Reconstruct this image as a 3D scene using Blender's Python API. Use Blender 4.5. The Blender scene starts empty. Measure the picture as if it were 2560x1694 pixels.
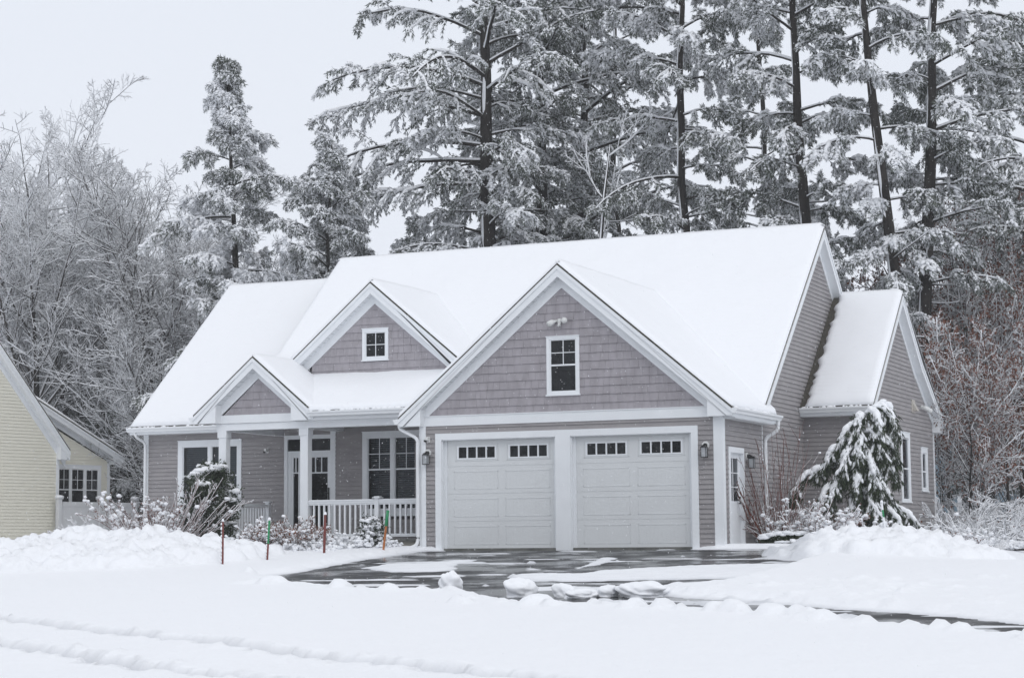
import bpy, math, random
import numpy as np
from mathutils import Vector, Matrix
PI = math.pi
random.seed(7)
sc = bpy.context.scene
COL = sc.collection
# ---------------------------------------------------------------- helpers
def mat(name, color, rough=.6, spec=.3, bump=None, noise=None, metallic=0, extra=None):
    m = bpy.data.materials.new(name); m.use_nodes = True
    nt = m.node_tree; b = nt.nodes['Principled BSDF']
    b.inputs['Base Color'].default_value = (*color, 1)
    b.inputs['Roughness'].default_value = rough
    b.inputs['Specular IOR Level'].default_value = spec
    b.inputs['Metallic'].default_value = metallic
    tc = nt.nodes.new('ShaderNodeTexCoord')
    if noise:                       # (scale, amount, second colour, detail, stretch)
        sca, amt, c2 = noise[0], noise[1], noise[2]
        n = nt.nodes.new('ShaderNodeTexNoise'); n.inputs['Scale'].default_value = sca
        n.inputs['Detail'].default_value = 6
        mp = nt.nodes.new('ShaderNodeMapping')
        if len(noise) > 3: mp.inputs['Scale'].default_value = noise[3]
        nt.links.new(tc.outputs['Object'], mp.inputs[0]); nt.links.new(mp.outputs[0], n.inputs['Vector'])
        r = nt.nodes.new('ShaderNodeMapRange'); r.inputs[1].default_value = .35; r.inputs[2].default_value = .65
        r.inputs[4].default_value = amt
        nt.links.new(n.outputs['Fac'], r.inputs[0])
        mx = nt.nodes.new('ShaderNodeMix'); mx.data_type = 'RGBA'
        mx.inputs[6].default_value = (*color, 1); mx.inputs[7].default_value = (*c2, 1)
        nt.links.new(r.outputs[0], mx.inputs[0]); nt.links.new(mx.outputs[2], b.inputs['Base Color'])
    if bump:                        # list of (scale, distance, detail)
        prev = None
        for sca, dist, det in bump:
            n = nt.nodes.new('ShaderNodeTexNoise'); n.inputs['Scale'].default_value = sca
            n.inputs['Detail'].default_value = det
            nt.links.new(tc.outputs['Object'], n.inputs['Vector'])
            bp = nt.nodes.new('ShaderNodeBump'); bp.inputs['Strength'].default_value = 1
            bp.inputs['Distance'].default_value = dist
            nt.links.new(n.outputs['Fac'], bp.inputs['Height'])
            if prev: nt.links.new(prev.outputs[0], bp.inputs['Normal'])
            prev = bp
        nt.links.new(prev.outputs[0], b.inputs['Normal'])
    if extra: extra(m, nt, b, tc)
    return m
M = {}
HAZE = .0006
def snow_extra(m, nt, b, tc):
    at_ = nt.nodes.new('ShaderNodeAttribute'); at_.attribute_name = 'slush'     # packed wet slush is greyer than fresh snow
    mx = nt.nodes.new('ShaderNodeMix'); mx.data_type = 'RGBA'
    mx.inputs[6].default_value = (.89, .905, .935, 1); mx.inputs[7].default_value = (.46, .48, .52, 1)
    nt.links.new(at_.outputs['Fac'], mx.inputs[0]); nt.links.new(mx.outputs[2], b.inputs['Base Color'])
M['snow'] = mat('snow', (.89, .905, .935), .65, .25, bump=[(2.2, .03, 4), (11, .014, 4), (45, .004, 2)], extra=snow_extra)
M['snow_fine'] = mat('snow_clump', (.89, .905, .935), .7, .2)
def rip(m, nt, b, tc):              # faint courses of shingles telegraphing through thin roof snow
    w = nt.nodes.new('ShaderNodeTexWave'); w.wave_type = 'BANDS'; w.bands_direction = 'Z'
    w.inputs['Scale'].default_value = 3.3; w.inputs['Distortion'].default_value = 2.5
    w.inputs['Detail'].default_value = 2; w.inputs['Detail Scale'].default_value = 1.2
    nt.links.new(tc.outputs['Object'], w.inputs['Vector'])
    bp = nt.nodes.new('ShaderNodeBump'); bp.inputs['Distance'].default_value = .002
    nt.links.new(w.outputs['Fac'], bp.inputs['Height'])
    n = nt.nodes.new('ShaderNodeTexNoise'); n.inputs['Scale'].default_value = .8; n.inputs['Detail'].default_value = 3
    nt.links.new(tc.outputs['Object'], n.inputs['Vector'])
    b2 = nt.nodes.new('ShaderNodeBump'); b2.inputs['Distance'].default_value = .05
    nt.links.new(n.outputs['Fac'], b2.inputs['Height']); nt.links.new(bp.outputs[0], b2.inputs['Normal'])
    nt.links.new(b2.outputs[0], b.inputs['Normal'])
M['roof_snow'] = mat('roof_snow', (.89, .905, .935), .65, .25, extra=rip)
M['trim'] = mat('white_trim', (.82, .845, .87), .45, .3, noise=(3, .35, (.74, .76, .785)))
M['white_metal'] = mat('white_gutter_metal', (.80, .82, .84), .35, .4)
M['door_white'] = mat('garage_door_white', (.70, .72, .73), .5, .3, noise=(1.5, .5, (.66, .675, .685)), bump=[(60, .0006, 3)])
M['lap'] = mat('greige_vinyl_siding', (.335, .318, .322), .55, .3, noise=(2.2, .9, (.280, .266, .272), (1, 1, 3.5)), bump=[(90, .0008, 4)])
M['shake'] = mat('mauve_shake_siding', (.385, .362, .388), .65, .2, noise=(6, 1, (.318, .300, .318), (1, 1, .35)), bump=[(70, .002, 4)])
M['shake_dark'] = mat('shake_joint', (.19, .178, .19), .8, .1)
M['cream'] = mat('cream_vinyl_siding', (.82, .80, .70), .55, .3, noise=(3, .6, (.76, .74, .65), (1, 1, 3)))
M['fence'] = mat('white_vinyl', (.68, .69, .705), .4, .35)
M['shingle'] = mat('dark_asphalt_shingle', (.045, .043, .04), .9, .1, noise=(30, 1, (.13, .12, .10)), bump=[(40, .01, 4)])
M['concrete'] = mat('foundation_concrete', (.40, .39, .35), .85, .1, noise=(3, .8, (.30, .29, .25)), bump=[(25, .004, 5)])
M['grey_conc'] = mat('weathered_concrete', (.20, .20, .19), .85, .1, noise=(4, 1, (.12, .125, .115)), bump=[(25, .004, 5)])
M['dark'] = mat('dark_interior', (.012, .013, .015), .9, .1)
M['blind'] = mat('slatted_blind', (.20, .215, .225), .6, .2)
M['black'] = mat('black_metal', (.012, .012, .013), .4, .5)
M['lampglass'] = mat('seeded_lamp_glass', (.42, .44, .46), .2, .5, noise=(20, .5, (.3, .32, .34)))
M['plastic'] = mat('white_plastic', (.72, .73, .72), .35, .4)
M['tan'] = mat('tan_vent', (.50, .47, .43), .5, .3)
M['bark'] = mat('wet_dark_bark', (.050, .044, .040), .9, .15, noise=(6, 1, (.022, .020, .019), (1, 1, .25)), bump=[(18, .03, 5)])
M['bark_grey'] = mat('grey_bark', (.085, .078, .074), .9, .15, noise=(5, 1, (.04, .037, .036), (1, 1, .25)))
M['needle'] = mat('pine_needles', (.085, .105, .086), .7, .2, noise=(1.2, 1, (.15, .168, .142)))
M['needle_dark'] = mat('dark_evergreen_leaves', (.022, .034, .020), .6, .3, noise=(6, 1, (.045, .062, .030)))
M['redtwig'] = mat('red_brown_twigs', (.170, .052, .038), .7, .2, noise=(8, 1, (.095, .042, .032)))
M['brown'] = mat('brown_twigs', (.085, .062, .052), .8, .2)
M['oakleaf'] = mat('dead_oak_leaves', (.21, .088, .058), .8, .1, noise=(3, 1, (.13, .068, .052)))
M['tanleaf'] = mat('dry_tan_leaves', (.42, .27, .13), .8, .1)
M['orange'] = mat('orange_paint', (.42, .15, .05), .5, .3)
M['red'] = mat('red_fiberglass', (.19, .040, .036), .5, .3, noise=(20, .7, (.12, .05, .04)))
M['green'] = mat('green_ribbon', (.02, .25, .10), .4, .4)
M['blue'] = mat('dull_blue_metal', (.22, .30, .36), .5, .4)
def gl(m, nt, b, tc):
    nt.nodes.remove(b); out = nt.nodes['Material Output']
    t = nt.nodes.new('ShaderNodeBsdfTransparent'); t.inputs[0].default_value = (.55, .60, .64, 1)
    g = nt.nodes.new('ShaderNodeBsdfGlossy'); g.inputs['Roughness'].default_value = .03
    n = nt.nodes.new('ShaderNodeTexNoise'); n.inputs['Scale'].default_value = 2.5
    nt.links.new(tc.outputs['Object'], n.inputs['Vector'])
    bp = nt.nodes.new('ShaderNodeBump'); bp.inputs['Distance'].default_value = .01
    nt.links.new(n.outputs['Fac'], bp.inputs['Height']); nt.links.new(bp.outputs[0], g.inputs['Normal'])
    fr = nt.nodes.new('ShaderNodeFresnel'); fr.inputs['IOR'].default_value = 1.45
    g.inputs['Color'].default_value = (.85, .88, .92, 1)
    mx = nt.nodes.new('ShaderNodeMixShader')
    nt.links.new(fr.outputs[0], mx.inputs[0]); nt.links.new(t.outputs[0], mx.inputs[1]); nt.links.new(g.outputs[0], mx.inputs[2])
    nt.links.new(mx.outputs[0], out.inputs[0])
M['glass'] = mat('window_glass', (.5, .5, .5), extra=gl)
def asph(m, nt, b, tc):             # wet asphalt: puddled and merely damp areas
    mp = nt.nodes.new('ShaderNodeMapping'); mp.inputs['Scale'].default_value = (.9, .9, 1)
    nt.links.new(tc.outputs['Object'], mp.inputs[0])
    n = nt.nodes.new('ShaderNodeTexNoise'); n.inputs['Scale'].default_value = 1.1; n.inputs['Detail'].default_value = 6
    nt.links.new(mp.outputs[0], n.inputs['Vector'])
    r = nt.nodes.new('ShaderNodeMapRange'); r.inputs[1].default_value = .42; r.inputs[2].default_value = .62
    r.inputs[3].default_value = .10; r.inputs[4].default_value = .55
    nt.links.new(n.outputs['Fac'], r.inputs[0]); nt.links.new(r.outputs[0], b.inputs['Roughness'])
    n2 = nt.nodes.new('ShaderNodeTexNoise'); n2.inputs['Scale'].default_value = 90; n2.inputs['Detail'].default_value = 3
    nt.links.new(tc.outputs['Object'], n2.inputs['Vector'])
    bp = nt.nodes.new('ShaderNodeBump'); bp.inputs['Distance'].default_value = .0012
    nt.links.new(n2.outputs['Fac'], bp.inputs['Height']); nt.links.new(bp.outputs[0], b.inputs['Normal'])
M['asphalt'] = mat('wet_asphalt', (.026, .027, .029), .2, .32, extra=asph)

class MB:
    def __init__(s): s.v = []; s.f = []; s.m = []; s.n = 0
    def add(s, v, f, m=0):
        s.v.extend([tuple(map(float, p)) for p in v]); k = s.n
        for q in f: s.f.append(tuple(k + i for i in q)); s.m.append(m)
        s.n += len(v)
    def box(s, x0, x1, y0, y1, z0, z1, m=0):
        x0, x1 = min(x0, x1), max(x0, x1); y0, y1 = min(y0, y1), max(y0, y1); z0, z1 = min(z0, z1), max(z0, z1)
        s.add([(x0,y0,z0),(x1,y0,z0),(x1,y1,z0),(x0,y1,z0),(x0,y0,z1),(x1,y0,z1),(x1,y1,z1),(x0,y1,z1)],
              [(0,3,2,1),(4,5,6,7),(0,1,5,4),(1,2,6,5),(2,3,7,6),(3,0,4,7)], m)
    def prism(s, pts, off, m=0):            # polygon extruded by the vector off
        n = len(pts); off = Vector(off)
        a = [Vector(p) for p in pts]; b = [p + off for p in a]
        f = [tuple(range(n))[::-1], tuple(range(n, 2*n))] + [(i, (i+1) % n, n+(i+1) % n, n+i) for i in range(n)]
        s.add(a + b, f, m)
    def tube(s, path, rad, sides=8, m=0, flat=None):
        P = [Vector(p) for p in path]; R = rad if isinstance(rad, (list, tuple)) else [rad]*len(P)
        vs = []
        for i, p in enumerate(P):
            t = (P[min(i+1, len(P)-1)] - P[max(i-1, 0)]).normalized()
            a = t.cross(Vector((0, 0, 1)));
            if a.length < .05: a = Vector((1, 0, 0))
            a.normalize(); b = t.cross(a)
            for k in range(sides):
                th = 2*PI*(k+.5)/sides
                vs.append(p + (a*math.cos(th) + b*math.sin(th))*R[i])
        f = []
        for i in range(len(P)-1):
            for k in range(sides):
                q = (k+1) % sides; f.append((i*sides+k, i*sides+q, (i+1)*sides+q, (i+1)*sides+k))
        f.append(tuple(range(sides))[::-1]); f.append(tuple((len(P)-1)*sides+k for k in range(sides)))
        s.add(vs, f, m)
    def pieces(s, name, mats, parent):       # one object for every separate piece
        par = list(range(s.n))
        def fd(i):
            while par[i] != i: par[i] = par[par[i]]; i = par[i]
            return i
        for f in s.f:
            for q in f[1:]: par[fd(q)] = fd(f[0])
        gr = {}
        for f, m in zip(s.f, s.m): gr.setdefault(fd(f[0]), []).append((f, m))
        for k, fs in gr.items():
            ids = sorted({i for f, _ in fs for i in f}); mp = {i: j for j, i in enumerate(ids)}
            o = MB(); o.v = [s.v[i] for i in ids]; o.n = len(ids); o.f = [tuple(mp[i] for i in f) for f, _ in fs]; o.m = [m for _, m in fs]
            o.build(name, mats, parent)
    def build(s, name, mats, parent=None, smooth=False, bevel=0):
        me = bpy.data.meshes.new(name); me.from_pydata(s.v, [], s.f)
        if not isinstance(mats, (list, tuple)): mats = [mats]
        for q in mats: me.materials.append(q)
        if len(mats) > 1: me.polygons.foreach_set('material_index', s.m)
        if smooth: me.polygons.foreach_set('use_smooth', [True]*len(me.polygons))
        me.update()
        o = bpy.data.objects.new(name, me); COL.objects.link(o)
        if parent: o.parent = parent
        if bevel:
            b = o.modifiers.new('bevel', 'BEVEL'); b.width = bevel; b.segments = 2; b.limit_method = 'ANGLE'
        return o
def np_obj(name, V, F, Mi, mats, parent=None, smooth=False):      # triangles or quads as numpy arrays
    me = bpy.data.meshes.new(name)
    V = np.ascontiguousarray(V, dtype=np.float32)
    if isinstance(F, np.ndarray): F = [F]; Mi = [Mi]
    nv = len(V); me.vertices.add(nv); me.vertices.foreach_set('co', V.ravel())
    loops = np.concatenate([f.ravel() for f in F]); tot = sum(len(f) for f in F)
    me.loops.add(len(loops)); me.loops.foreach_set('vertex_index', loops.astype(np.int32))
    sizes = np.concatenate([np.full(len(f), f.shape[1], dtype=np.int32) for f in F])
    starts = np.concatenate([[0], np.cumsum(sizes)[:-1]]).astype(np.int32)
    me.polygons.add(tot); me.polygons.foreach_set('loop_start', starts); me.polygons.foreach_set('loop_total', sizes)
    for q in mats: me.materials.append(q)
    mi = np.concatenate([np.broadcast_to(np.asarray(a, dtype=np.int32), (len(f),)) for a, f in zip(Mi, F)])
    me.polygons.foreach_set('material_index', mi.astype(np.int32))
    if smooth: me.polygons.foreach_set('use_smooth', np.ones(tot, dtype=bool))
    me.update(calc_edges=True); me.validate()
    o = bpy.data.objects.new(name, me); COL.objects.link(o)
    if parent: o.parent = parent
    return o
def empty(name, loc, label=None, cat=None, rz=0, group=None):
    o = bpy.data.objects.new(name, None); COL.objects.link(o)
    o.location = loc; o.rotation_euler = (0, 0, rz); o.empty_display_size = .3
    tag(o, label, cat, group); return o
def tag(o, label=None, cat=None, group=None, kind=None):
    if label: o['label'] = label
    if cat: o['category'] = cat
    if group: o['group'] = group
    if kind: o['kind'] = kind
    return o
def copy_tree(o, parent=None):
    c = o.copy(); COL.objects.link(c); c.parent = parent
    for ch in list(o.children): copy_tree(ch, c)
    return c
# ---------------------------------------------------------------- camera
CAM = np.array([19.416, -40.0123, .2086])
CR = np.array([.914233, .405106, -.008214]); CU = np.array([.048215, -.088638, .994896]); CW = np.array([-.402311, .909963, .100568])
FPX = 4998.29
def at(px, D, z=0.):          # the spot on the ground plan seen in photo column px, D metres ahead
    d = CR*(px-1280)/FPX + CU*(-510/FPX) + CW
    q = CAM + D*d; return Vector((q[0], q[1], z))
def zat(py, D, px=1280):      # height of photo row py at that distance
    d = CR*(px-1280)/FPX - CU*(py-847)/FPX + CW
    return float((CAM + D*d)[2])
cd = bpy.data.cameras.new('camera'); cam = bpy.data.objects.new('camera', cd); COL.objects.link(cam)
cam.matrix_world = Matrix(((CR[0], CU[0], -CW[0], CAM[0]), (CR[1], CU[1], -CW[1], CAM[1]), (CR[2], CU[2], -CW[2], CAM[2]), (0, 0, 0, 1)))
cd.sensor_width = 36; cd.lens = FPX/2560*36; cd.clip_end = 2000; cd.clip_start = .5
sc.camera = cam
# ---------------------------------------------------------------- light
wd = bpy.data.worlds.new('World'); sc.world = wd; wd.use_nodes = True
nt = wd.node_tree; bg = nt.nodes['Background']
SUN_EL, SUN_AZ = math.radians(45.6), math.radians(143.7)
sk = nt.nodes.new('ShaderNodeTexSky'); sk.sky_type = 'NISHITA'; sk.sun_disc = False
sk.sun_elevation = SUN_EL; sk.sun_rotation = SUN_AZ; sk.dust_density = 6
hs = nt.nodes.new('ShaderNodeHueSaturation'); hs.inputs['Saturation'].default_value = .3
nt.links.new(sk.outputs[0], hs.inputs['Color'])
tc = nt.nodes.new('ShaderNodeTexCoord'); sx = nt.nodes.new('ShaderNodeSeparateXYZ'); nt.links.new(tc.outputs['Generated'], sx.inputs[0])
rp = nt.nodes.new('ShaderNodeValToRGB')         # overcast deck: even and pale, a little brighter overhead
e = rp.color_ramp.elements; e[0].position = 0; e[0].color = (.775, .81, .885, 1); e[1].position = 1; e[1].color = (.82, .835, .87, 1)
m1 = rp.color_ramp.elements.new(.28); m1.color = (.755, .797, .875, 1)
nt.links.new(sx.outputs['Z'], rp.inputs[0])
ad = nt.nodes.new('ShaderNodeMix'); ad.data_type = 'RGBA'; ad.blend_type = 'ADD'; ad.inputs[0].default_value = .004
nt.links.new(rp.outputs[0], ad.inputs[6]); nt.links.new(hs.outputs[0], ad.inputs[7])
nt.links.new(ad.outputs[2], bg.inputs[0]); bg.inputs[1].default_value = 1.0
sl = bpy.data.lights.new('sun', 'SUN'); so = bpy.data.objects.new('sun', sl); COL.objects.link(so)
sl.energy = .5; sl.angle = math.radians(40); sl.color = (1, .98, .95)
so.rotation_euler = Vector((.78, -.66, .92)).to_track_quat('Z', 'Y').to_euler()
sc.view_settings.view_transform = 'Standard'; sc.view_settings.look = 'None'; sc.view_settings.exposure = .07; sc.view_settings.gamma = 1
sc.render.engine = 'CYCLES'
sc.cycles.max_bounces = 6; sc.cycles.transparent_max_bounces = 12; sc.cycles.diffuse_bounces = 3; sc.cycles.volume_bounces = 1
# ---------------------------------------------------------------- noise
_rs = np.random.RandomState(3); _T = _rs.rand(256, 256)
def vnoise(x, y):
    xi = np.floor(x).astype(int); yi = np.floor(y).astype(int); fx = x-xi; fy = y-yi
    fx = fx*fx*(3-2*fx); fy = fy*fy*(3-2*fy)
    a = _T[xi % 256, yi % 256]; b = _T[(xi+1) % 256, yi % 256]; c = _T[xi % 256, (yi+1) % 256]; d = _T[(xi+1) % 256, (yi+1) % 256]
    return (a*(1-fx)+b*fx)*(1-fy) + (c*(1-fx)+d*fx)*fy
def fbm(x, y, o=4):
    s = 0; a = .5
    for i in range(o): s = s + a*vnoise(x+17*i, y+31*i); x = x*2.03; y = y*2.03; a *= .5
    return s/(1-.5**o)
def gz(y, x=None):            # bare ground height
    y = np.asarray(y, float)
    return np.where(y > -.3, 0., np.where(y > -22, .055*(y+.3), -1.1935+.018*(y+22)))
def sstep(t): t = np.clip(t, 0, 1); return t*t*(3-2*t)
def drop(x, y): return -.45*sstep((np.asarray(x, float)-9.8)/3.6)*sstep((np.asarray(y, float)+6)/6)     # the yard falls away past the right wing
def gzf(y): return float(gz(y))
# ---------------------------------------------------------------- ground
A_POLY = [(-.12,.45),(-.12,-.1),(-.5,-.12),(-.49,-1.09),(-.5,-2.9),(-.19,-5.16),(.05,-6.59),(-.04,-7.61),(.92,-9.22),(1.61,-9.9),(3.28,-10.92),(4.1,-11.48),(5.01,-11.85),(5.45,-11.6),(6.49,-12.35),(7.39,-13.32),(7.86,-13.82),(8.61,-13.98),(9.6,-14.09),(10.47,-14.58),(11.2,-14.76),(11.85,-15.12),(12.47,-15.45),(13.41,-16.13),(14.22,-16.54),(15.02,-17.12),(15.98,-17.9),(17.5,-19.2),(18.1,-18.2),(15.9,-15.85),(14.85,-14.9),(13.95,-14.25),(13.05,-13.7),(12.05,-13.1),(10.95,-12.4),(9.85,-11.8),(8.95,-11.2),(8.88,-10.6),(9.39,-10.18),(9.51,-9.53),(9.6,-7.69),(9.55,-5.31),(9.44,-3.72),(8.91,-1.33),(8.3,-.3),(7.2,.1),(6.7,-.1),(6.0,-.12),(6.0,.45)]
S1 = [(9.83,-4.75),(8.7,-4.7),(7.64,-4.95),(6.77,-5.77),(6.18,-6.24),(6.03,-7.02),(4.98,-7.1),(5.05,-7.78),(5.76,-8.88),(6.59,-9.12),(7.56,-8.86),(8.52,-8.6),(9.78,-8.27),(10.26,-7.84),(10.23,-5.94)]
S2 = [(.86,-5.69),(.74,-4.21),(1.65,-4.25),(1.82,-3.68),(2.17,-3.09),(2.29,-2.38),(2.52,-3.48),(2.74,-4.86),(3.5,-6.16),(3.08,-6.79),(2.09,-6.79)]
S3 = [(5.47,-6.23),(5.19,-4.55),(4.65,-2.55),(5.3,-2.7),(5.53,-3.2),(5.69,-4.98),(5.71,-6.23),(4.6,-6.23),(4.35,-5.46)]
S4 = [(6.42,-11.16),(6.27,-10.19),(7.02,-9.81),(8.06,-10.0),(9.32,-10.93),(11.02,-12.36),(9.66,-11.92),(8.47,-11.08),(7.3,-10.83)]
S5 = [(-.6,-.16),(-.6,-.42),(1,-.34),(3,-.48),(5,-.34),(6.6,-.45),(6.6,-.16)]
def sdist(X, Y, P):           # signed distance to polygon, negative inside
    d = np.full(X.shape, 1e9); ins = np.zeros(X.shape, bool); n = len(P)
    for i in range(n):
        ax, ay = P[i]; bx, by = P[(i+1) % n]
        ex, ey = bx-ax, by-ay; wx, wy = X-ax, Y-ay
        t = np.clip((wx*ex+wy*ey)/(ex*ex+ey*ey+1e-9), 0, 1)
        d = np.minimum(d, (wx-ex*t)**2+(wy-ey*t)**2)
        c = ((ay <= Y) & (by > Y)) | ((by <= Y) & (ay > Y))
        ins ^= c & (X < ax + (Y-ay)*ex/(ey if abs(ey) > 1e-9 else 1e-9))
    return np.sqrt(d)*np.where(ins, -1, 1)
def lines(segs):
    out = []
    for a, b, s in segs: out.append(np.arange(a, b, s))
    return np.unique(np.round(np.concatenate(out), 4))
gx = lines([(-400,-60,20),(-60,-26,3),(-26,-12,.5),(-12,-8,.12),(-8,13,.065),(13,19,.1),(19,26,.5),(26,60,3),(60,401,20)])
gy = lines([(-120,-44,8),(-44,-25,1),(-25,-16,.11),(-16,-.8,.065),(-.8,4,.1),(4,16,.5),(16,60,3),(60,500,22)])
GX, GY = np.meshgrid(gx, gy)
near = (GX > -13) & (GX < 19) & (GY > -25) & (GY < 5)
base = gz(GY)+drop(GX, GY)
wob = (fbm(GX*1.1, GY*.6, 4)-.5)*.6
sd = sdist(GX, GY, A_POLY)
fine = fbm(GX*5, GY*5, 3)-.5
# snow thickness
T = np.full(GX.shape, .11) + (fbm(GX*.35, GY*.35, 3)-.5)*.06 + near*fine*.014
edge = np.clip((sd + wob*np.where(GY < -11.8, .12, .35) + fine*.2)/.22, -1, 1)
T = np.where(edge < 1, np.minimum(T, .045*(edge+1)-.0+(edge > 0)*.05*edge), T)
T = np.where(edge <= -.95, -.03, T)
# thin slush patches and streaks left on the blacktop
for P, h, w in ((S1,.03,.5),(S2,.028,.35),(S3,.025,.3),(S4,.025,.4),(S5,.012,.08)):
    s = sdist(GX, GY, P) + wob*w*1.1 + fine*w*.9 + .12
    T = np.maximum(T, np.where(edge <= -.2, np.clip(-s*.22, -.03, h) + fine*.012*(s < 0), -1))
streak = fbm(GX*.55+3, GY*3.1, 4)
T = np.maximum(T, np.where(sd < 0, np.clip((streak-.70)*.35, -.03, .016) + fine*.006, -1))
# banks: ridge points (column, distance, top row, half width front, back)
bank = np.zeros(GX.shape)
def ridge(pts, front, back, px_fade=0):
    global bank
    P = []
    for px, D, py in pts:
        q = at(px, D); P.append((q.x, q.y, max(.02, zat(py, D, px)-gzf(q.y)-.1)))
    for i in range(len(P)-1):
        ax, ay, ha = P[i]; bx, by, hb = P[i+1]; ex, ey = bx-ax, by-ay
        wx, wy = GX-ax, GY-ay; L2 = ex*ex+ey*ey
        t = np.clip((wx*ex+wy*ey)/L2, 0, 1)
        dx, dy = wx-ex*t, wy-ey*t; d = np.sqrt(dx*dx+dy*dy)
        side = dx*CW[0]+dy*CW[1]
        wd_ = np.where(side < 0, front, back)
        h = (ha+(hb-ha)*t)
        k = np.clip(1-d/(wd_*(.45+.7*np.clip(h, .1, 1))), 0, 1)
        prof = np.where(side < 0, k**1.15, k*k*(3-2*k))
        bank = np.maximum(bank, h*prof)
ridge([(-60,40,1452),(20,40.5,1440),(65,41,1420),(95,41.6,1388),(120,42,1358),(155,42.3,1340),(200,42.5,1332),(245,42.5,1340),(275,42.5,1350),(320,42.5,1330),(342,42.5,1344),(362,42.5,1382),(395,43,1372),(430,43,1380),(470,43.5,1372),(505,43.8,1364),(560,43.8,1376),(620,43.5,1393),(700,43,1396),(770,43,1399),(830,43.5,1397),(900,44,1392),(985,44.6,1383)], 4.2, 1.4)
ridge([(1780,33.6,1458),(1860,34.6,1444),(1930,35.4,1430),(1990,36.2,1412),(2035,37.0,1388),(2068,38.2,1360),(2110,39.0,1342),(2158,39,1345),(2213,38.6,1350),(2240,38.4,1338),(2273,38.3,1325),(2297,38.3,1338),(2335,38.5,1352),(2370,39,1364),(2410,39.4,1384)], 3.4, 1.5)
ridge([(2080,41,1352),(2110,40.6,1341),(2200,40.4,1344)], .8, .8)
lump = np.zeros(GX.shape); crater = np.zeros(GX.shape)
rr = np.random.RandomState(5)
WX = GX+(fbm(GX*5, GY*5, 3)-.5)*.30; WY = GY+(fbm(GX*5+40, GY*5+7, 3)-.5)*.30
def clods(pts, rmin, rmax, hmul, target):
    for (x, y) in pts:
        r = rmin+(rmax-rmin)*rr.rand()**2.2
        i0, i1 = np.searchsorted(gx, [x-r, x+r]); j0, j1 = np.searchsorted(gy, [y-r, y+r])
        if i1 <= i0 or j1 <= j0: continue
        sx_ = WX[j0:j1, i0:i1]; sy_ = WY[j0:j1, i0:i1]
        d = ((sx_-x)**2+(sy_-y)**2)/(r*r)
        h = r*hmul*(.6+.7*rr.rand())*np.sqrt(np.clip(1-d, 0, 1))
        target[j0:j1, i0:i1] = np.maximum(target[j0:j1, i0:i1], h)
# clods all over the banks
bx = rr.uniform(-12, 15, 30000); by = rr.uniform(-12, 2, 30000)
ii = np.clip(np.searchsorted(gx, bx), 0, len(gx)-1); jj = np.clip(np.searchsorted(gy, by), 0, len(gy)-1)
ok = bank[jj, ii] > .05
clods([(a, b) for a, b in zip(bx[ok], by[ok])], .05, .27, .75, lump)
nb_ = rr.randint(0, 30000, 1500); ok2 = bank[jj[nb_], ii[nb_]] > .25
clods([(bx[k], by[k]) for k in nb_[ok2]][:70], .22, .42, .42, lump)
# ploughed windrow along the street edge of the drive
FR = [(.2,-8.6),(.92,-9.3),(1.61,-10.0),(3.28,-11.02),(4.1,-11.6),(5.01,-11.95),(5.45,-11.7),(6.49,-12.45),(7.39,-13.42),(7.86,-13.92),(8.61,-14.08),(9.6,-14.2),(10.47,-14.7),(11.2,-14.9),(11.85,-15.25),(12.47,-15.6),(13.41,-16.25),(14.22,-16.7),(15.02,-17.3),(15.98,-18.0),(17.3,-19.3)]
wr = np.zeros(GX.shape)
for i in range(len(FR)-1):
    ax, ay = FR[i]; bx_, by_ = FR[i+1]; ex, ey = bx_-ax, by_-ay
    t = np.clip(((GX-ax)*ex+(GY-ay)*ey)/(ex*ex+ey*ey), 0, 1)
    d = np.hypot(GX-ax-ex*t, GY-ay-ey*t)
    wr = np.maximum(wr, .035*np.clip(1-d/.5, 0, 1))
    n = int(math.hypot(ex, ey)*9)
    tt = rr.rand(n); tt = tt[fbm(tt*3+i*2.3, tt*0+i, 2) > .40]; clods([(ax+ex*q+rr.normal(0, .2), ay+ey*q+rr.normal(0, .2)-.08) for q in tt], .03, .26, .55, lump)
# shreds and clods thrown on the right hand lawn and on the drive
clods([(rr.uniform(8.6, 15), rr.uniform(-14, -9)) for _ in range(260)], .04, .16, .35, lump)
clods([(rr.uniform(0, 9), rr.uniform(-10, -1)) for _ in range(60)], .03, .09, .6, lump)
bmask = np.clip(bank/.12, 0, 1)
rough = (fbm(GX*2.3, GY*2.3, 5)-.5)
bil = np.abs(fbm(GX*3.1+5, GY*3.1, 3)-.5)*2; bil2 = np.abs(fbm(GX*8+1, GY*8, 2)-.5)*2
bank = bank*.76
H = base + T + bank*(1+.3*rough) + np.where(bank > .02, rough*.20*bmask+((.35-bil)*.26+(.3-bil2)*.10)*bmask, 0) + wr + lump*np.where((sd > -.2) | (lump > .02), 1, 0)
slush = np.zeros(GX.shape)
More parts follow.
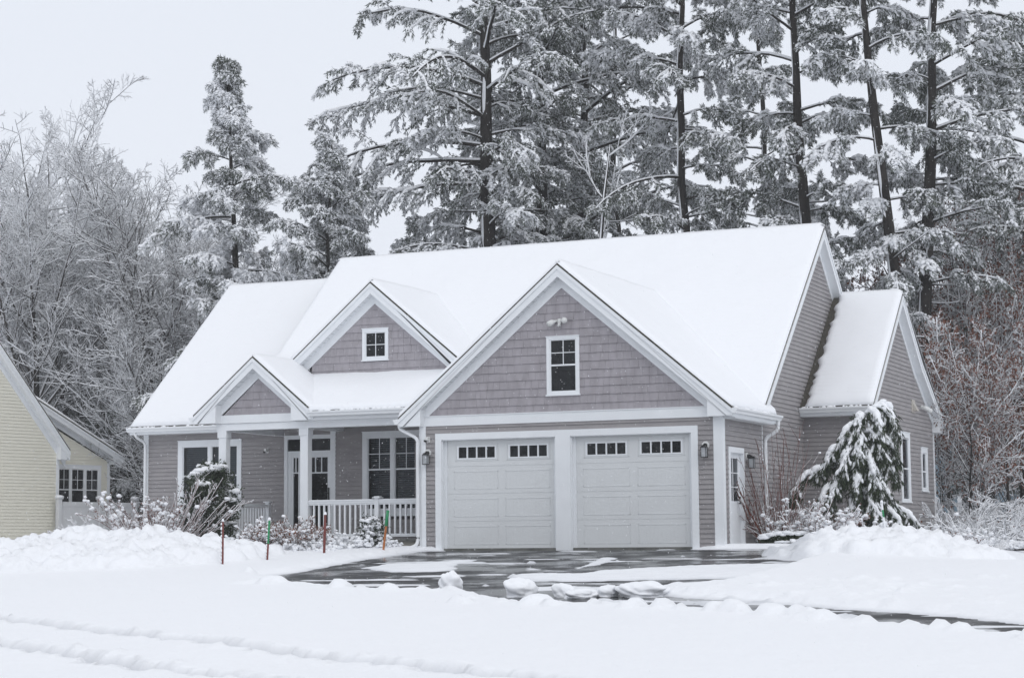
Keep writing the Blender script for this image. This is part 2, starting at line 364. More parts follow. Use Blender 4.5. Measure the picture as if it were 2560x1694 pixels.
# wheel tracks of a car pressed in the street snow
for (x0, y0, x1, y1) in ((-2.5,-15.05,12.3,-22.57),(.2,-18.0,10.5,-23.75)):
    ex, ey = x1-x0, y1-y0; L = math.hypot(ex, ey)
    nx, ny = -ey/L, ex/L
    along = ((GX-x0)*ex+(GY-y0)*ey)/L; off = (GX-x0)*nx+(GY-y0)*ny + (vnoise(along*.5, along*0+3)-.5)*.25
    w = .19 + .05*(fbm(along*2.2, off*2, 3)) + (fbm(GX*3.5, GY*3.5, 3)-.5)*.34+(fbm(GX*9, GY*9, 2)-.5)*.16
    s = np.clip((w-np.abs(off))/.05, 0, 1)
    s = s*(.55+.75*fbm(GX*1.6+9, GY*1.6, 3))
    H = H - s*.13; slush = np.maximum(slush, np.clip(s, 0, 1)*.62)
    tj = rr.rand(260); sgn_ = np.where(rr.rand(260) < .5, 1, -1)
    tl = np.zeros(GX.shape); clods([(x0+ex*q+nx*(o_*.30+rr.normal(0, .07)), y0+ey*q+ny*(o_*.30+rr.normal(0, .07))) for q, o_ in zip(tj, sgn_)], .03, .10, .40, tl); H = H+tl
    rim = np.exp(-((np.abs(off)-.30)/.10)**2)
    H = H + rim*(fbm(GX*7, GY*7, 2)-.35)*.035
ny_, nx_ = GX.shape
V = np.stack([GX, GY, H], -1).reshape(-1, 3)
idx = np.arange(nx_*ny_).reshape(ny_, nx_)
F = np.stack([idx[:-1, :-1], idx[:-1, 1:], idx[1:, 1:], idx[1:, :-1]], -1).reshape(-1, 4)
g = np_obj('snow_ground', V, F, 0, [M['snow']], smooth=True); tag(g, kind='structure')
sl_ = np.clip(slush+np.where((sd < .25), np.clip(1-T/.035, 0, 1)*.55, 0), 0, 1)
a_ = g.data.attributes.new('slush', 'FLOAT', 'POINT'); a_.data.foreach_set('value', sl_.astype(np.float32).ravel())
# the blacktop itself, a sheet following the slope
mb = MB(); ys = [.3, -.3, -4, -8.5, -9.5, -12, -16, -20.5]
vv = []
for y in ys: vv += [(-3, y, gzf(y)+.004), (9.9 if y > -9 else 19.5, y, gzf(y)+.004)]
mb.add(vv, [(2*i, 2*i+2, 2*i+3, 2*i+1) for i in range(len(ys)-1)])
tag(mb.build('driveway', M['asphalt']), kind='structure')
# big thrown chunks along the drive edge
def chunk(px, D, py_top, wpx, label, seed):
    q = at(px, D); z0 = gzf(q.y)-.02; h = zat(py_top-10, D, px)-z0; w = wpx/FPX*D/2
    r = np.random.RandomState(seed)
    me = bpy.data.meshes.new('snow_chunk')
    import bmesh
    bm = bmesh.new(); bmesh.ops.create_icosphere(bm, subdivisions=4, radius=1)
    offs = [(r.normal(0, .5), r.normal(0, .5), r.uniform(-.2, .8), r.uniform(.3, .6)) for _ in range(9)]
    for v in bm.verts:
        p = v.co.copy(); k = 1.0
        for ox, oy, oz, rad in offs:
            c = Vector((ox, oy, oz)).normalized(); k += rad*.45*max(0, p.normalized().dot(c)-.72)/.28*.6
        k += float(fbm(np.array(p.x*2.2+seed*3+p.z*1.3), np.array(p.y*2.2-p.z*1.7), 4)-.5)*.6
        sd2 = 1/max(.35, math.sqrt(max(0, 1-p.z*p.z))) if p.z < 0 else 1
        v.co = Vector((p.x*w*k*.95*sd2, p.y*w*k*.9*sd2, (p.z*.5+.5)*h*(.55+.45*k)))
    for f in bm.faces: f.smooth = True
    bm.to_mesh(me); bm.free(); me.materials.append(M['snow_fine'])
    o = bpy.data.objects.new('snow_chunk', me); COL.objects.link(o); o.location = (q.x, q.y, z0)
    tag(o, label, 'snow chunk', 'chunks of snow along the driveway edge')
chunk(1125, 32.0, 1440, 58, 'upright rounded snow chunk at the blacktop edge in front of the left garage door', 1)
chunk(1305, 30.5, 1456, 76, 'broad low snow chunk directly below the white pillar between the garage doors', 2)
chunk(1408, 30.3, 1468, 48, 'small round snow chunk first in the row before the right garage door', 3)
chunk(1452, 30.0, 1482, 78, 'flat low snow chunk second in the row before the right garage door', 9)
chunk(1518, 30.1, 1474, 56, 'third snow chunk in the row before the right garage door', 4)
chunk(1608, 29.9, 1464, 110, 'largest snow chunk at the right end of the row before the right garage door', 5)
chunk(2022, 28.6, 1488, 70, 'big lone snow chunk on the strip of wet road in front of the right snowbank', 6)
chunk(2352, 27.3, 1526, 54, 'low snow chunk beside the wet road strip near the right edge', 7)
chunk(2500, 26.3, 1538, 34, 'smallest snow chunk beside the wet road strip, farthest right', 8)
# ---------------------------------------------------------------- house building blocks
EXP = .1027
def front(Y0): return lambda u, z, d: (u, Y0-d, z)
def right(X0): return lambda u, z, d: (X0+d, u, z)
def uspan(poly, z):
    xs = []
    n = len(poly)
    for i in range(n):
        (u0, z0), (u1, z1) = poly[i], poly[(i+1) % n]
        if (z0-z)*(z1-z) <= 0 and abs(z1-z0) > 1e-9:
            xs.append(u0+(u1-u0)*(z-z0)/(z1-z0))
    return (min(xs), max(xs)) if len(xs) > 1 else None
def cut(spans, h0, h1):
    out = []
    for a, b in spans:
        if h1 <= a or h0 >= b: out.append((a, b)); continue
        if a < h0: out.append((a, h0))
        if b > h1: out.append((h1, b))
    return out
def lap(mb, poly, pl, z0, holes=(), exp=EXP, m=0, seams=None):
    zs = [p[1] for p in poly]; lo, hi = min(zs), max(zs)
    k = math.floor((lo-z0)/exp); z = z0+k*exp
    while z < hi:
        a, b = max(z, lo+1e-4), min(z+exp, hi-1e-4); z += exp
        if b-a < .004: continue
        sa, sb = uspan(poly, a), uspan(poly, b)
        if not sa or not sb: continue
        spans = [(0., 1.)]
        um = lambda t, s: s[0]+(s[1]-s[0])*t
        mid = ((sa[0]+sb[0])/2, (sa[1]+sb[1])/2)
        segs = [(mid[0], mid[1])]
        for (h0, h1, hz0, hz1) in holes:
            if a+.5*(b-a) > hz0 and a+.5*(b-a) < hz1: segs = cut(segs, h0, h1)
        for (p, q) in segs:
            pa = sa[0] if p == mid[0] else p; pb = sb[0] if p == mid[0] else p
            qa = sa[1] if q == mid[1] else q; qb = sb[1] if q == mid[1] else q
            D = .026
            mb.add([pl(pa, a, D), pl(qa, a, D), pl(qb, b, .003), pl(pb, b, .003), pl(pa, a, -.01), pl(qa, a, -.01)],
                   [(0, 1, 2, 3), (4, 5, 1, 0)], m)
def shakes(mb, poly, pl, z0, holes=(), exp=.181, seed=0, m=0):
    r = random.Random(seed); zs = [p[1] for p in poly]; lo, hi = min(zs), max(zs); z = z0+math.floor((lo-z0)/exp)*exp
    while z < hi:
        a, b = max(z, lo+1e-4), min(z+exp, hi-1e-4); z += exp
        if b-a < .01: continue
        sa, sb = uspan(poly, a), uspan(poly, b)
        if not sa: continue
        if not sb: sb = (sa[0]*.5+sa[1]*.5,)*2
        bs = [(sa[0], sa[1])]
        for (h0, h1, hz0, hz1) in holes:
            if (a+b)/2 > hz0 and (a+b)/2 < hz1: bs = cut(bs, h0, h1)
        for p, q in bs: mb.add([pl(p, a, -.006), pl(q, a, -.006), pl(min(max(q, sb[0]), sb[1]), b, -.006), pl(min(max(p, sb[0]), sb[1]), b, -.006)], [(0, 1, 2, 3)], 1)
        u = sa[0]
        while u < sa[1]:
            w = r.choice((.13, .17, .21, .27, .15, .19)); e = min(u+w, sa[1])
            segs = [(u, e)]
            for (h0, h1, hz0, hz1) in holes:
                if (a+b)/2 > hz0 and (a+b)/2 < hz1: segs = cut(segs, h0, h1)
            for p, q in segs:
                q2 = q-.0035; d = .024+r.uniform(-.003, .004); zb = a+r.uniform(-.003, .003)
                tb = lambda x: min(max(x, sb[0]), sb[1])
                if q2-p < .01: continue
                mb.add([pl(p, zb, d), pl(q2, zb, d), pl(tb(q2), b, .005), pl(tb(p), b, .005), pl(p, zb, -.01), pl(q2, zb, -.01), pl(tb(q2), b, -.01), pl(tb(p), b, -.01)],
                       [(0, 1, 2, 3), (4, 5, 1, 0), (0, 3, 7, 4), (1, 5, 6, 2)], m)
            u = e
        # dark backing showing in the joints
def board(mb, pl, u0, u1, z0, z1, d0, d1, m=0):
    P = [pl(u, z, d) for d in (d0, d1) for (u, z) in ((u0, z0), (u1, z0), (u1, z1), (u0, z1))]
    mb.add(P, [(0, 3, 2, 1), (4, 5, 6, 7), (0, 1, 5, 4), (1, 2, 6, 5), (2, 3, 7, 6), (3, 0, 4, 7)], m)
def polyboard(mb, pl, pts, d0, d1, m=0):
    n = len(pts); P = [pl(u, z, d0) for u, z in pts]+[pl(u, z, d1) for u, z in pts]
    mb.add(P, [tuple(range(n))[::-1], tuple(range(n, 2*n))]+[(i, (i+1) % n, n+(i+1) % n, n+i) for i in range(n)], m)
def window(parent, pl, out, units, zrail, zt, zb, grid=(2, 2), head=.09, blind=None, low_grid=None, deep=.5, blind_low=1., sill=True):
    """out=(u0,u1,z0,z1) casing; units = [(u0,u1)] glass widths, zt/zb glass top/bottom, zrail meeting rail"""
    u0, u1, z0, z1 = out
    c = MB()
    board(c, pl, u0, u1, zt+.03, z1, .0, .034); board(c, pl, u0, units[0][0]-.03, z0, zt+.03, .0, .034)
    board(c, pl, units[-1][1]+.03, u1, z0, zt+.03, .0, .034)
    board(c, pl, units[0][0]-.03, units[-1][1]+.03, z0, zb-.03, .0, .034)
    if sill: board(c, pl, u0-.02, u1+.02, z0-.03, z0, .0, .055)
    board(c, pl, u0-.01, u1+.01, z1, z1+.018, .0, .05)
    for i in range(len(units)-1): board(c, pl, units[i][1]+.03, units[i+1][0]-.03, zb-.03, zt+.03, .0, .03)
    w = c.build('window', M['trim'], parent)
    s = MB(); gm = MB(); bk = MB(); bl = MB()
    for (a, b) in units:
        t = .03
        board(s, pl, a-t, a, zb-t, zt+t, -.03, .016); board(s, pl, b, b+t, zb-t, zt+t, -.03, .016)
        board(s, pl, a, b, zt, zt+t, -.03, .016); board(s, pl, a, b, zb-t, zb, -.03, .016)
        if zrail: board(s, pl, a, b, zrail-.018, zrail+.018, -.03, .012)
        top = zrail if zrail else zb
        if grid:
            for i in range(1, grid[0]): x = a+(b-a)*i/grid[0]; board(s, pl, x-.008, x+.008, top, zt, -.012, .006)
            for i in range(1, grid[1]): z = top+(zt-top)*i/grid[1]; board(s, pl, a, b, z-.008, z+.008, -.012, .005)
        gm.add([pl(a, zb, -.006), pl(b, zb, -.006), pl(b, zt, -.006), pl(a, zt, -.006)], [(0, 1, 2, 3)])
        board(bk, pl, a-.03, b+.03, zb-.03, zt+.03, -deep, -deep-.02)
        board(bk, pl, a-.035, a-.03, zb-.03, zt+.03, -deep, -.031); board(bk, pl, b+.03, b+.035, zb-.03, zt+.03, -deep, -.031)
        board(bk, pl, a-.03, b+.03, zt+.03, zt+.035, -deep, -.031); board(bk, pl, a-.03, b+.03, zb-.035, zb-.03, -deep, -.031)
        if blind:
            z = zt-.01
            while z > zb+(zt-zb)*(1-blind_low):
                P = [pl(a+.01, z, -.10), pl(b-.01, z, -.10), pl(b-.01, z-blind, -.125), pl(a+.01, z-blind, -.125)]
                bl.add(P, [(0, 1, 2, 3)]); z -= .052
    s.build('sash', M['trim'], w); gm.build('pane', M['glass'], w); bk.build('reveal', M['dark'], w)
    if blind: bl.build('blind', M['blind'], w)
    return w
def slab(pts, th):            # roof deck: polygon (top face points) thickened straight down
    b = MB(); b.prism(pts, (0, 0, -th)); return b
def snow_slab(name, poly, parent, th=.085, inset=.016, seed=0, ragged=.0, jag=0, lift=.004):
    """pillow of snow on a planar quad roof face: poly = 4 corners (eave a, eave b, ridge b, ridge a)"""
    a, b, c, d = [Vector(p) for p in poly]
    n = (b-a).cross(d-a).normalized()
    if n.z < 0: n = -n
    W = max((b-a).length, (c-d).length); L = max((d-a).length, (c-b).length)
    nu = max(6, int(W/.09)); nv = max(6, int(L/.12))
    us = np.linspace(0, 1, nu); vs = np.linspace(0, 1, nv)
    U, Vv = np.meshgrid(us, vs)
    A = np.array(a); B = np.array(b); C_ = np.array(c); D_ = np.array(d); N = np.array(n)
    P = (A[None, None]*((1-U)*(1-Vv))[..., None]+B*(U*(1-Vv))[..., None]+C_*(U*Vv)[..., None]+D_*((1-U)*Vv)[..., None])
    eu = np.minimum(U, 1-U)*W; ev = Vv*L; er = (1-Vv)*L
    e = np.minimum(eu, ev)
    prof = np.sqrt(np.clip(1-(1-np.clip(e/.11, 0, 1))**2, 0, 1))
    nz = fbm(U*W*1.2+seed*7, Vv*L*1.2, 3)-.5; nf = fbm(U*W*6+seed*3, Vv*L*6, 2)-.5
    h = lift+th*(.18+.82*prof)*(1+.5*nz)+nf*.010
    ins = np.where(e < .11, (1-prof), 0)*inset
    P = P+N*h[..., None]
    if jag:                        # snow sheared back from the uphill wall in horizontal teeth
        r = np.random.RandomState(seed+9); j = r.rand(nv)*jag
        P = P+(B-A)/W*(j[:, None]*(1-U))[..., None]
    ragged = ragged or .035
    if ragged:
        wv = (fbm(U*W*2.1+seed, U*0+seed, 3)-.5)*ragged
        up = (D_-A)/L
        P = P+up*(wv*(1-np.clip(Vv*L/.5, 0, 1)))[..., None]
    top = P.reshape(-1, 3)
    base = (P-N*(h+.0)[..., None]+N*lift)
    rim = np.concatenate([base[0, :], base[1:, -1], base[-1, -2::-1], base[-2:0:-1, 0]])
    idx = np.arange(nu*nv).reshape(nv, nu)
    F = np.stack([idx[:-1, :-1], idx[:-1, 1:], idx[1:, 1:], idx[1:, :-1]], -1).reshape(-1, 4)
    tr = np.concatenate([idx[0, :], idx[1:, -1], idx[-1, -2::-1], idx[-2:0:-1, 0]])
    k = len(tr); bi = nu*nv+np.arange(k); nx = (np.arange(k)+1) % k
    F2 = np.stack([bi, bi[nx], tr[nx], tr], -1)
    return np_obj(name, np.concatenate([top, rim]), [F, F2], [0, 0], [M['roof_snow']], parent, smooth=True)
def gable_trim(parent, pl, apex, tipL, tipR, dR, dW, zcut):
    """apex/tips: roof-edge points (u,z) of the front rake at outward distance dR; dW wall distance"""
    mb = MB()
    def rake(A, T, s):
        ang = math.atan2(A[1]-T[1], abs(A[0]-T[0]))
        v = lambda h: h/math.cos(ang)
        # barge board with a crown moulding strip
        kk = (A[1]-T[1])/abs(A[0]-T[0]); sg = 1 if A[0] > T[0] else -1
        uc = T[0]+sg*(zcut-(T[1]-v(.20)))/kk
        polyboard(mb, pl, [(T[0], T[1]-.015), (A[0], A[1]-.015), (A[0], A[1]-v(.20))]+([(uc, zcut), (T[0]+sg*.14, zcut), (T[0], T[1]-.14)] if zcut > T[1]-v(.20) else [(T[0], T[1]-v(.20))]), dR-.03, dR)
        polyboard(mb, pl, [(T[0], T[1]-.012), (A[0], A[1]-.012), (A[0], A[1]-v(.075)), (T[0], T[1]-v(.075))], dR, dR+.022)
        # soffit under the overhang
        cu = max(0, (zcut-(T[1]-v(.19)))/kk); TS = (T[0]+sg*cu, T[1]-v(.19)+kk*cu)
        P = [pl(TS[0], TS[1], dR-.02), pl(A[0], A[1]-v(.19), dR-.02), pl(A[0], A[1]-v(.19), dW), pl(TS[0], TS[1], dW)]
        mb.add(P, [(0, 1, 2, 3)])
        mb.add([Vector(p)+Vector((0, 0, .015)) for p in P], [(3, 2, 1, 0)])
        # vented grooves across the soffit
        n = int(math.hypot(A[0]-T[0], A[1]-T[1])/.16)
        for i in range(1, n):
            t = i/n
            if T[1]+(A[1]-T[1])*t-v(.19) < zcut: continue
            u = T[0]+(A[0]-T[0])*t; z = T[1]+(A[1]-T[1])*t-v(.19); du = .004*(1 if A[0] > T[0] else -1); dz = .004*(A[1]-T[1])/abs(A[0]-T[0])
            mb.add([pl(u, z-.001, dR-.05), pl(u+du, z+dz-.001, dR-.05), pl(u+du, z+dz-.001, dW+.03), pl(u, z-.001, dW+.03)], [(0, 1, 2, 3)], 1)
        # frieze board on the wall following the rake
        lo, hi = v(.17), v(.17)+v(.20)
        polyboard(mb, pl, [(T[0]+sg*max(0, (zcut-T[1]+lo)/kk), max(T[1]-lo, zcut)), (A[0], A[1]-lo), (A[0], A[1]-hi), ((T[0]+sg*(zcut-T[1]+hi)/kk, zcut) if zcut > T[1]-hi else (T[0], T[1]-hi))], dW+.0, dW+.030)
    rake(apex, tipL, -1); rake(apex, tipR, 1)
    return mb
def gutter(name, path_u, z, outw, parent, pl, h=.115, d=.12, end_caps=True):
    """K style trough running along u at outward distance outw.."""
    mb = MB(); u0, u1 = path_u
    prof = [(0, 0), (0, -h), (d*.62, -h), (d*.72, -h*.62), (d*.98, -h*.32), (d, 0), (d-.012, 0), (d-.014, -.02), (d*.6, -h+.01), (.008, -h+.01), (.008, 0)]
    n = len(prof)
    P = [pl(u0, z+q[1], outw+q[0]) for q in prof]+[pl(u1, z+q[1], outw+q[0]) for q in prof]
    mb.add(P, [(i, (i+1) % n, n+(i+1) % n, n+i) for i in range(n)])
    mb.add([pl(u0, z+q[1], outw+q[0]) for q in prof[:6]], [tuple(range(6))]); mb.add([pl(u1, z+q[1], outw+q[0]) for q in prof[:6]], [tuple(range(6))])
    g = mb.build(name, M['white_metal'], parent)
    # snow lumps lying in the trough
    r = random.Random(int(abs(u0*100))+3); vs = []; fs = []
    s = MB(); u = u0+.02
    while u < u1-.03:
        w = r.uniform(.05, .22)
        if r.random() < .72:
            hh = r.uniform(.012, .045); e = min(u+w, u1-.01); k = 5
            pts = []
            for i in range(k+1):
                uu = u+(e-u)*i/k; s_ = math.sin(PI*i/k)**.5
                for q in range(5):
                    th = PI*q/4; pts.append(pl(uu, z-.02+(hh+.02)*math.sin(th)*s_, outw+d*.5-d*.5*math.cos(th)*(.6+.4*s_)))
            s.add(pts, [(i*5+q, i*5+q+1, (i+1)*5+q+1, (i+1)*5+q) for i in range(k) for q in range(4)])
        u += w*.85
    s.build('gutter_snow', M['snow_fine'], g, smooth=True)
    return g
def tube_obj(name, path, rad, m, parent, sides=8):
    t = MB(); t.tube(path, rad, sides); return t.build(name, m, parent, smooth=True)
def spout(path, parent, w=.040):
    t = MB(); t.tube(path, w, 6); o = t.build('downspout', M['white_metal'], parent, smooth=False, bevel=.008); return o
def arc(pts, n=5):            # round off the bends of a path
    P = [Vector(p) for p in pts]; out = [P[0]]
    for i in range(1, len(P)-1):
        a = P[i]+(P[i-1]-P[i])*min(.5, .10/max((P[i-1]-P[i]).length, .01)); b = P[i]+(P[i+1]-P[i])*min(.5, .10/max((P[i+1]-P[i]).length, .01))
        for k in range(n): t = k/(n-1); out.append(a*(1-t)**2+P[i]*2*t*(1-t)+b*t*t)
    out.append(P[-1]); return out
# ================================================================ the grey house
house = empty('house', (0, 0, 0), 'grey sided house under snowy gable roofs with a double garage and corner porch', 'house')
F0, FD, FL, FP = front(0), front(2.85), front(4.25), front(1.05)
R6, R8 = right(6.5), right(8.06)
K1, K2 = 10/12, .879
def zmain(y): return 7.863-K2*(7.84-y)
# ---- walls
w = MB()
lap(w, [(-.5, .06), (6.5, .06), (6.5, 3.0), (-.5, 3.0)], F0, .035, holes=[(-.12, 5.96, -1, 2.55)])
lap(w, [(0, .06), (2.85, .06), (2.85, 3.05), (0, 3.05)], R6, .035, holes=[(.46, 1.44, -1, 2.1)])
lap(w, [(-5.69, .2), (-.5, .2), (-.5, 3.3), (-5.69, 3.3)], FD, .137, holes=[(-5.6, -4.3, -1, 2.8), (-3.44, -2.1, .8, 2.8)])
lap(w, [(-10.76, .15), (-5.6, .15), (-5.6, 3.3), (-10.76, 3.3)], FL, .137, holes=[(-9.65, -7.85, .9, 2.8)])
lap(w, [(2.85, .06), (12.8, .06), (12.8, 3.52), (7.84, 7.75), (2.85, 3.42)], R6, .035)
lap(w, [(6.5, .06), (8.06, .06), (8.06, 3.25), (6.5, 3.25)], front(6.3), .035)
HW = [(6.3, .06), (13.5, .06), (13.5, 3.05), (11.43, 4.55), (9.36, 6.05), (6.3, 3.4)]
lap(w, HW, R8, .035, holes=[(6.75, 7.68, 1.15, 2.7), (9.65, 10.48, 1.15, 2.75), (11.93, 12.55, 1.45, 2.45)])
# plain backs and hidden sides, so that nothing is open from elsewhere
w.add([(-.5, 0, 0), (-.5, 2.85, 0), (-.5, 2.85, 3), (-.5, 0, 3)], [(0, 1, 2, 3)])
w.add([(-5.69, 2.85, 0), (-5.69, 4.25, 0), (-5.69, 4.25, 3.3), (-5.69, 2.85, 3.3)], [(0, 1, 2, 3)])
w.add([(-10.76, 4.25, 0), (-10.76, 12.9, 0), (-10.76, 12.9, 3.5), (-10.76, 8.61, 7.3), (-10.76, 4.25, 3.4)], [(0, 1, 2, 3, 4)])
w.add([(-10.76, 12.9, 0), (8.06, 12.9, 0), (8.06, 12.9, 3.4), (-10.76, 12.9, 3.4)], [(0, 1, 2, 3)])
w.add([(-6.7, 4.25, 3), (-6.7, 12.7, 3.5), (-6.7, 7.84, 7.7)], [(0, 1, 2)])
w.build('lap_siding', M['lap'], house)
w = MB()
shakes(w, [(-.42, 2.98), (6.26, 2.98), (2.92, 5.76)], F0, 2.98, holes=[(2.56, 3.32, 3.36, 4.62)], seed=1)
shakes(w, [(-6.33, 3.26), (-4.31, 3.26), (-4.31, 3.34), (-5.25-.02, 4.17)], FP, 3.26, seed=2)
shakes(w, [(-4.95, 4.18), (-1.0, 4.18), (-1.35, 4.62), (-3.12, 6.05), (-4.9, 4.62)], FD, 4.21, holes=[(-3.5, -2.8, 4.62, 5.35)], seed=3)
w.build('shake_siding', [M['shake'], M['shake_dark']], house)
# ---- foundation, porch floor
w = MB(); w.box(-.5, 6.5, .03, 2.8, -.6, .06); w.box(6.4, 6.49, .05, 12.7, -.6, .06); w.box(-10.7, -5.7, 4.3, 12, -.6, .16); w.box(6.49, 8.03, 6.35, 13.4, -.6, .06)
w.pieces('foundation', M['grey_conc'], house)
w = MB(); w.box(-6.55, -.52, 1.03, 2.84, -.6, .225); w.build('porch_foundation', M['concrete'], house)
w = MB(); w.box(-6.6, -.52, .97, 2.84, .229, .285); w.box(-6.6, -5.7, 2.84, 4.24, .229, .285); w.build('porch_floor', M['grey_conc'], house)
# ---- roofs
def roof(name, polys, th=.13):
    b = MB()
    for p in polys: b.prism(p, (0, 0, -th))
    return b.build(name, M['shingle'], house)
zE = 3.13
main = roof('main_roof', [[(-6.93, 2.46, zmain(2.46)), (6.72, 2.46, zmain(2.46)), (6.72, 7.84, 7.863), (-6.93, 7.84, 7.863)],
                          [(6.72, 13.2, 3.13), (-6.93, 13.2, 3.13), (-6.93, 7.84, 7.863), (6.72, 7.84, 7.863)]], .05)
main['label'] = 'tall main roof with the long snowy ridge'
snow_slab('roof_snow', [(-6.93, 2.46, zmain(2.46)), (6.72, 2.46, zmain(2.46)), (6.72, 7.9, zmain(7.9)), (-6.93, 7.9, zmain(7.9))], main, seed=1)
snow_slab('roof_snow', [(6.72, 13.2, 3.13), (-6.93, 13.2, 3.13), (-6.93, 7.78, 7.916), (6.72, 7.78, 7.916)], main, seed=2)
gr = roof('garage_roof', [[(6.823, 2.95, 2.957), (6.823, -.25, 2.957), (2.92, -.25, 6.206), (2.92, 6.0, 6.206)],
                          [(-.965, -.25, 2.966), (-.965, 2.4, 2.966), (2.92, 6.0, 6.206), (2.92, -.25, 6.206)]], .034)
gr['label'] = 'front gable roof over the two garage doors'
snow_slab('roof_snow', [(6.823, 2.95, 2.957), (6.823, -.25, 2.957), (2.87, -.25, 6.248), (2.87, 6.05, 6.248)][::1], gr, seed=3)
snow_slab('roof_snow', [(-.965, -.25, 2.966), (-.965, 2.4, 2.966), (2.97, 6.05, 6.248), (2.97, -.25, 6.248)], gr, seed=4)
kp = .45
def zp(y): return 3.28+kp*(y-.72)
po = roof('porch_roof', [[(-3.80, .72, zp(.72)), (-.2, .72, zp(.72)), (.4, 1.5, zp(1.5)), (-3.80, 1.5, zp(1.5))], [(-4.2, 1.5, zp(1.5)), (.4, 1.5, zp(1.5)), (1.0, 4.7, zp(4.7)), (-6.93, 4.7, zp(4.7)), (-6.93, 3.2, zp(3.2))]], .045)
snow_slab('roof_snow', [(-6.93, 3.0, zp(3.0)), (-5.2, 3.0, zp(3.0)), (-5.2, 4.7, zp(4.7)), (-6.93, 4.7, zp(4.7))], po, seed=5, th=.08)
snow_slab('roof_snow', [(-3.82, .72, zp(.72)), (.1, .72, zp(.72)), (1.6, 4.7, zp(4.7)), (-6.2, 4.7, zp(4.7))], po, seed=6, th=.08, ragged=.05)
pg = roof('porch_gable_roof', [[(-3.70, 2.85, 3.27), (-3.70, .75, 3.27), (-5.35, .75, 4.632), (-5.35, 3.8, 4.632)],
                               [(-7.0, .75, 3.27), (-7.0, 3.9, 3.27), (-5.35, 3.8, 4.632), (-5.35, .75, 4.632)]], .034)
snow_slab('roof_snow', [(-3.70, 2.84, 3.27), (-3.70, .75, 3.27), (-5.37, .75, 4.649), (-5.37, 2.84, 4.649)], pg, seed=7, th=.07)
snow_slab('roof_snow', [(-7.0, .75, 3.27), (-7.0, 3.9, 3.27), (-5.33, 3.8, 4.649), (-5.33, .75, 4.649)], pg, seed=8, th=.07)
DX, DZ = -3.17, 6.50
def zd(x): return DZ-K1*abs(x-DX)
dr = roof('dormer_roof', [[(-.6, 4.2, zd(-.6)), (-.6, 2.6, zd(-.6)), (DX, 2.6, DZ), (DX, 6.35, DZ)],
                          [(-5.40, 2.6, zd(-5.40)), (-5.40, 4.3, zd(-5.40)), (DX, 6.35, DZ), (DX, 2.6, DZ)]], .034)
snow_slab('roof_snow', [(-.6, 4.2, zd(-.6)), (-.6, 2.6, zd(-.6)), (DX-.05, 2.6, DZ+.042), (DX-.05, 6.4, DZ+.042)], dr, seed=9)
snow_slab('roof_snow', [(-5.40, 2.6, zd(-5.40)), (-5.40, 4.3, zd(-5.40)), (DX+.05, 6.4, DZ+.042), (DX+.05, 2.6, DZ+.042)], dr, seed=10)
def zl(y): return 3.265+K2*(y-3.85)
lr = roof('left_wing_roof', [[(-10.95, 3.85, zl(3.85)), (-6.8, 3.85, zl(3.85)), (-6.8, 8.61, zl(8.61)), (-10.95, 8.61, zl(8.61))],
                             [(-6.8, 13.3, 3.3), (-10.95, 13.3, 3.3), (-10.95, 8.61, zl(8.61)), (-6.8, 8.61, zl(8.61))]], .05)
snow_slab('roof_snow', [(-10.95, 3.85, zl(3.85)), (-6.8, 3.85, zl(3.85)), (-6.8, 8.66, zl(8.66)), (-10.95, 8.66, zl(8.66))], lr, seed=11)
snow_slab('roof_snow', [(-6.8, 13.3, 3.3), (-10.95, 13.3, 3.3), (-10.95, 8.56, zl(8.66)), (-6.8, 8.56, zl(8.66))], lr, seed=12)
kw = .884
def zw(y): return 3.567+kw*(y-6.27)
rw = roof('right_wing_roof', [[(6.52, 5.98, zw(5.98)), (8.28, 5.98, zw(5.98)), (8.28, 9.36, zw(9.36)), (6.52, 9.36, zw(9.36))],
                              [(8.28, 11.43, 4.72), (6.52, 11.43, 4.72), (6.52, 9.36, zw(9.36)), (8.28, 9.36, zw(9.36))],
                              [(8.28, 13.93, 3.28), (6.52, 13.93, 3.28), (6.52, 11.43, 4.72), (8.28, 11.43, 4.72)]], .05)
rw['label'] = 'small right wing roof with a bare strip of dark shingles along the wall'
snow_slab('roof_snow', [(6.62, 5.98, zw(5.98)), (8.28, 5.98, zw(5.98)), (8.28, 9.41, zw(9.41)), (6.62, 9.41, zw(9.41))], rw, seed=13, jag=.10)
snow_slab('roof_snow', [(8.28, 13.93, 3.28), (6.95, 13.93, 3.28), (6.95, 9.33, 6.32), (8.28, 9.33, 6.32)], rw, seed=14)
# ---- rakes and friezes
SOF = [M['trim'], M['grey_conc']]
g = gable_trim(house, F0, (2.92, 6.206-.034), (-.965, 2.966-.034), (6.823, 2.957-.034), .25, .0, 2.77)
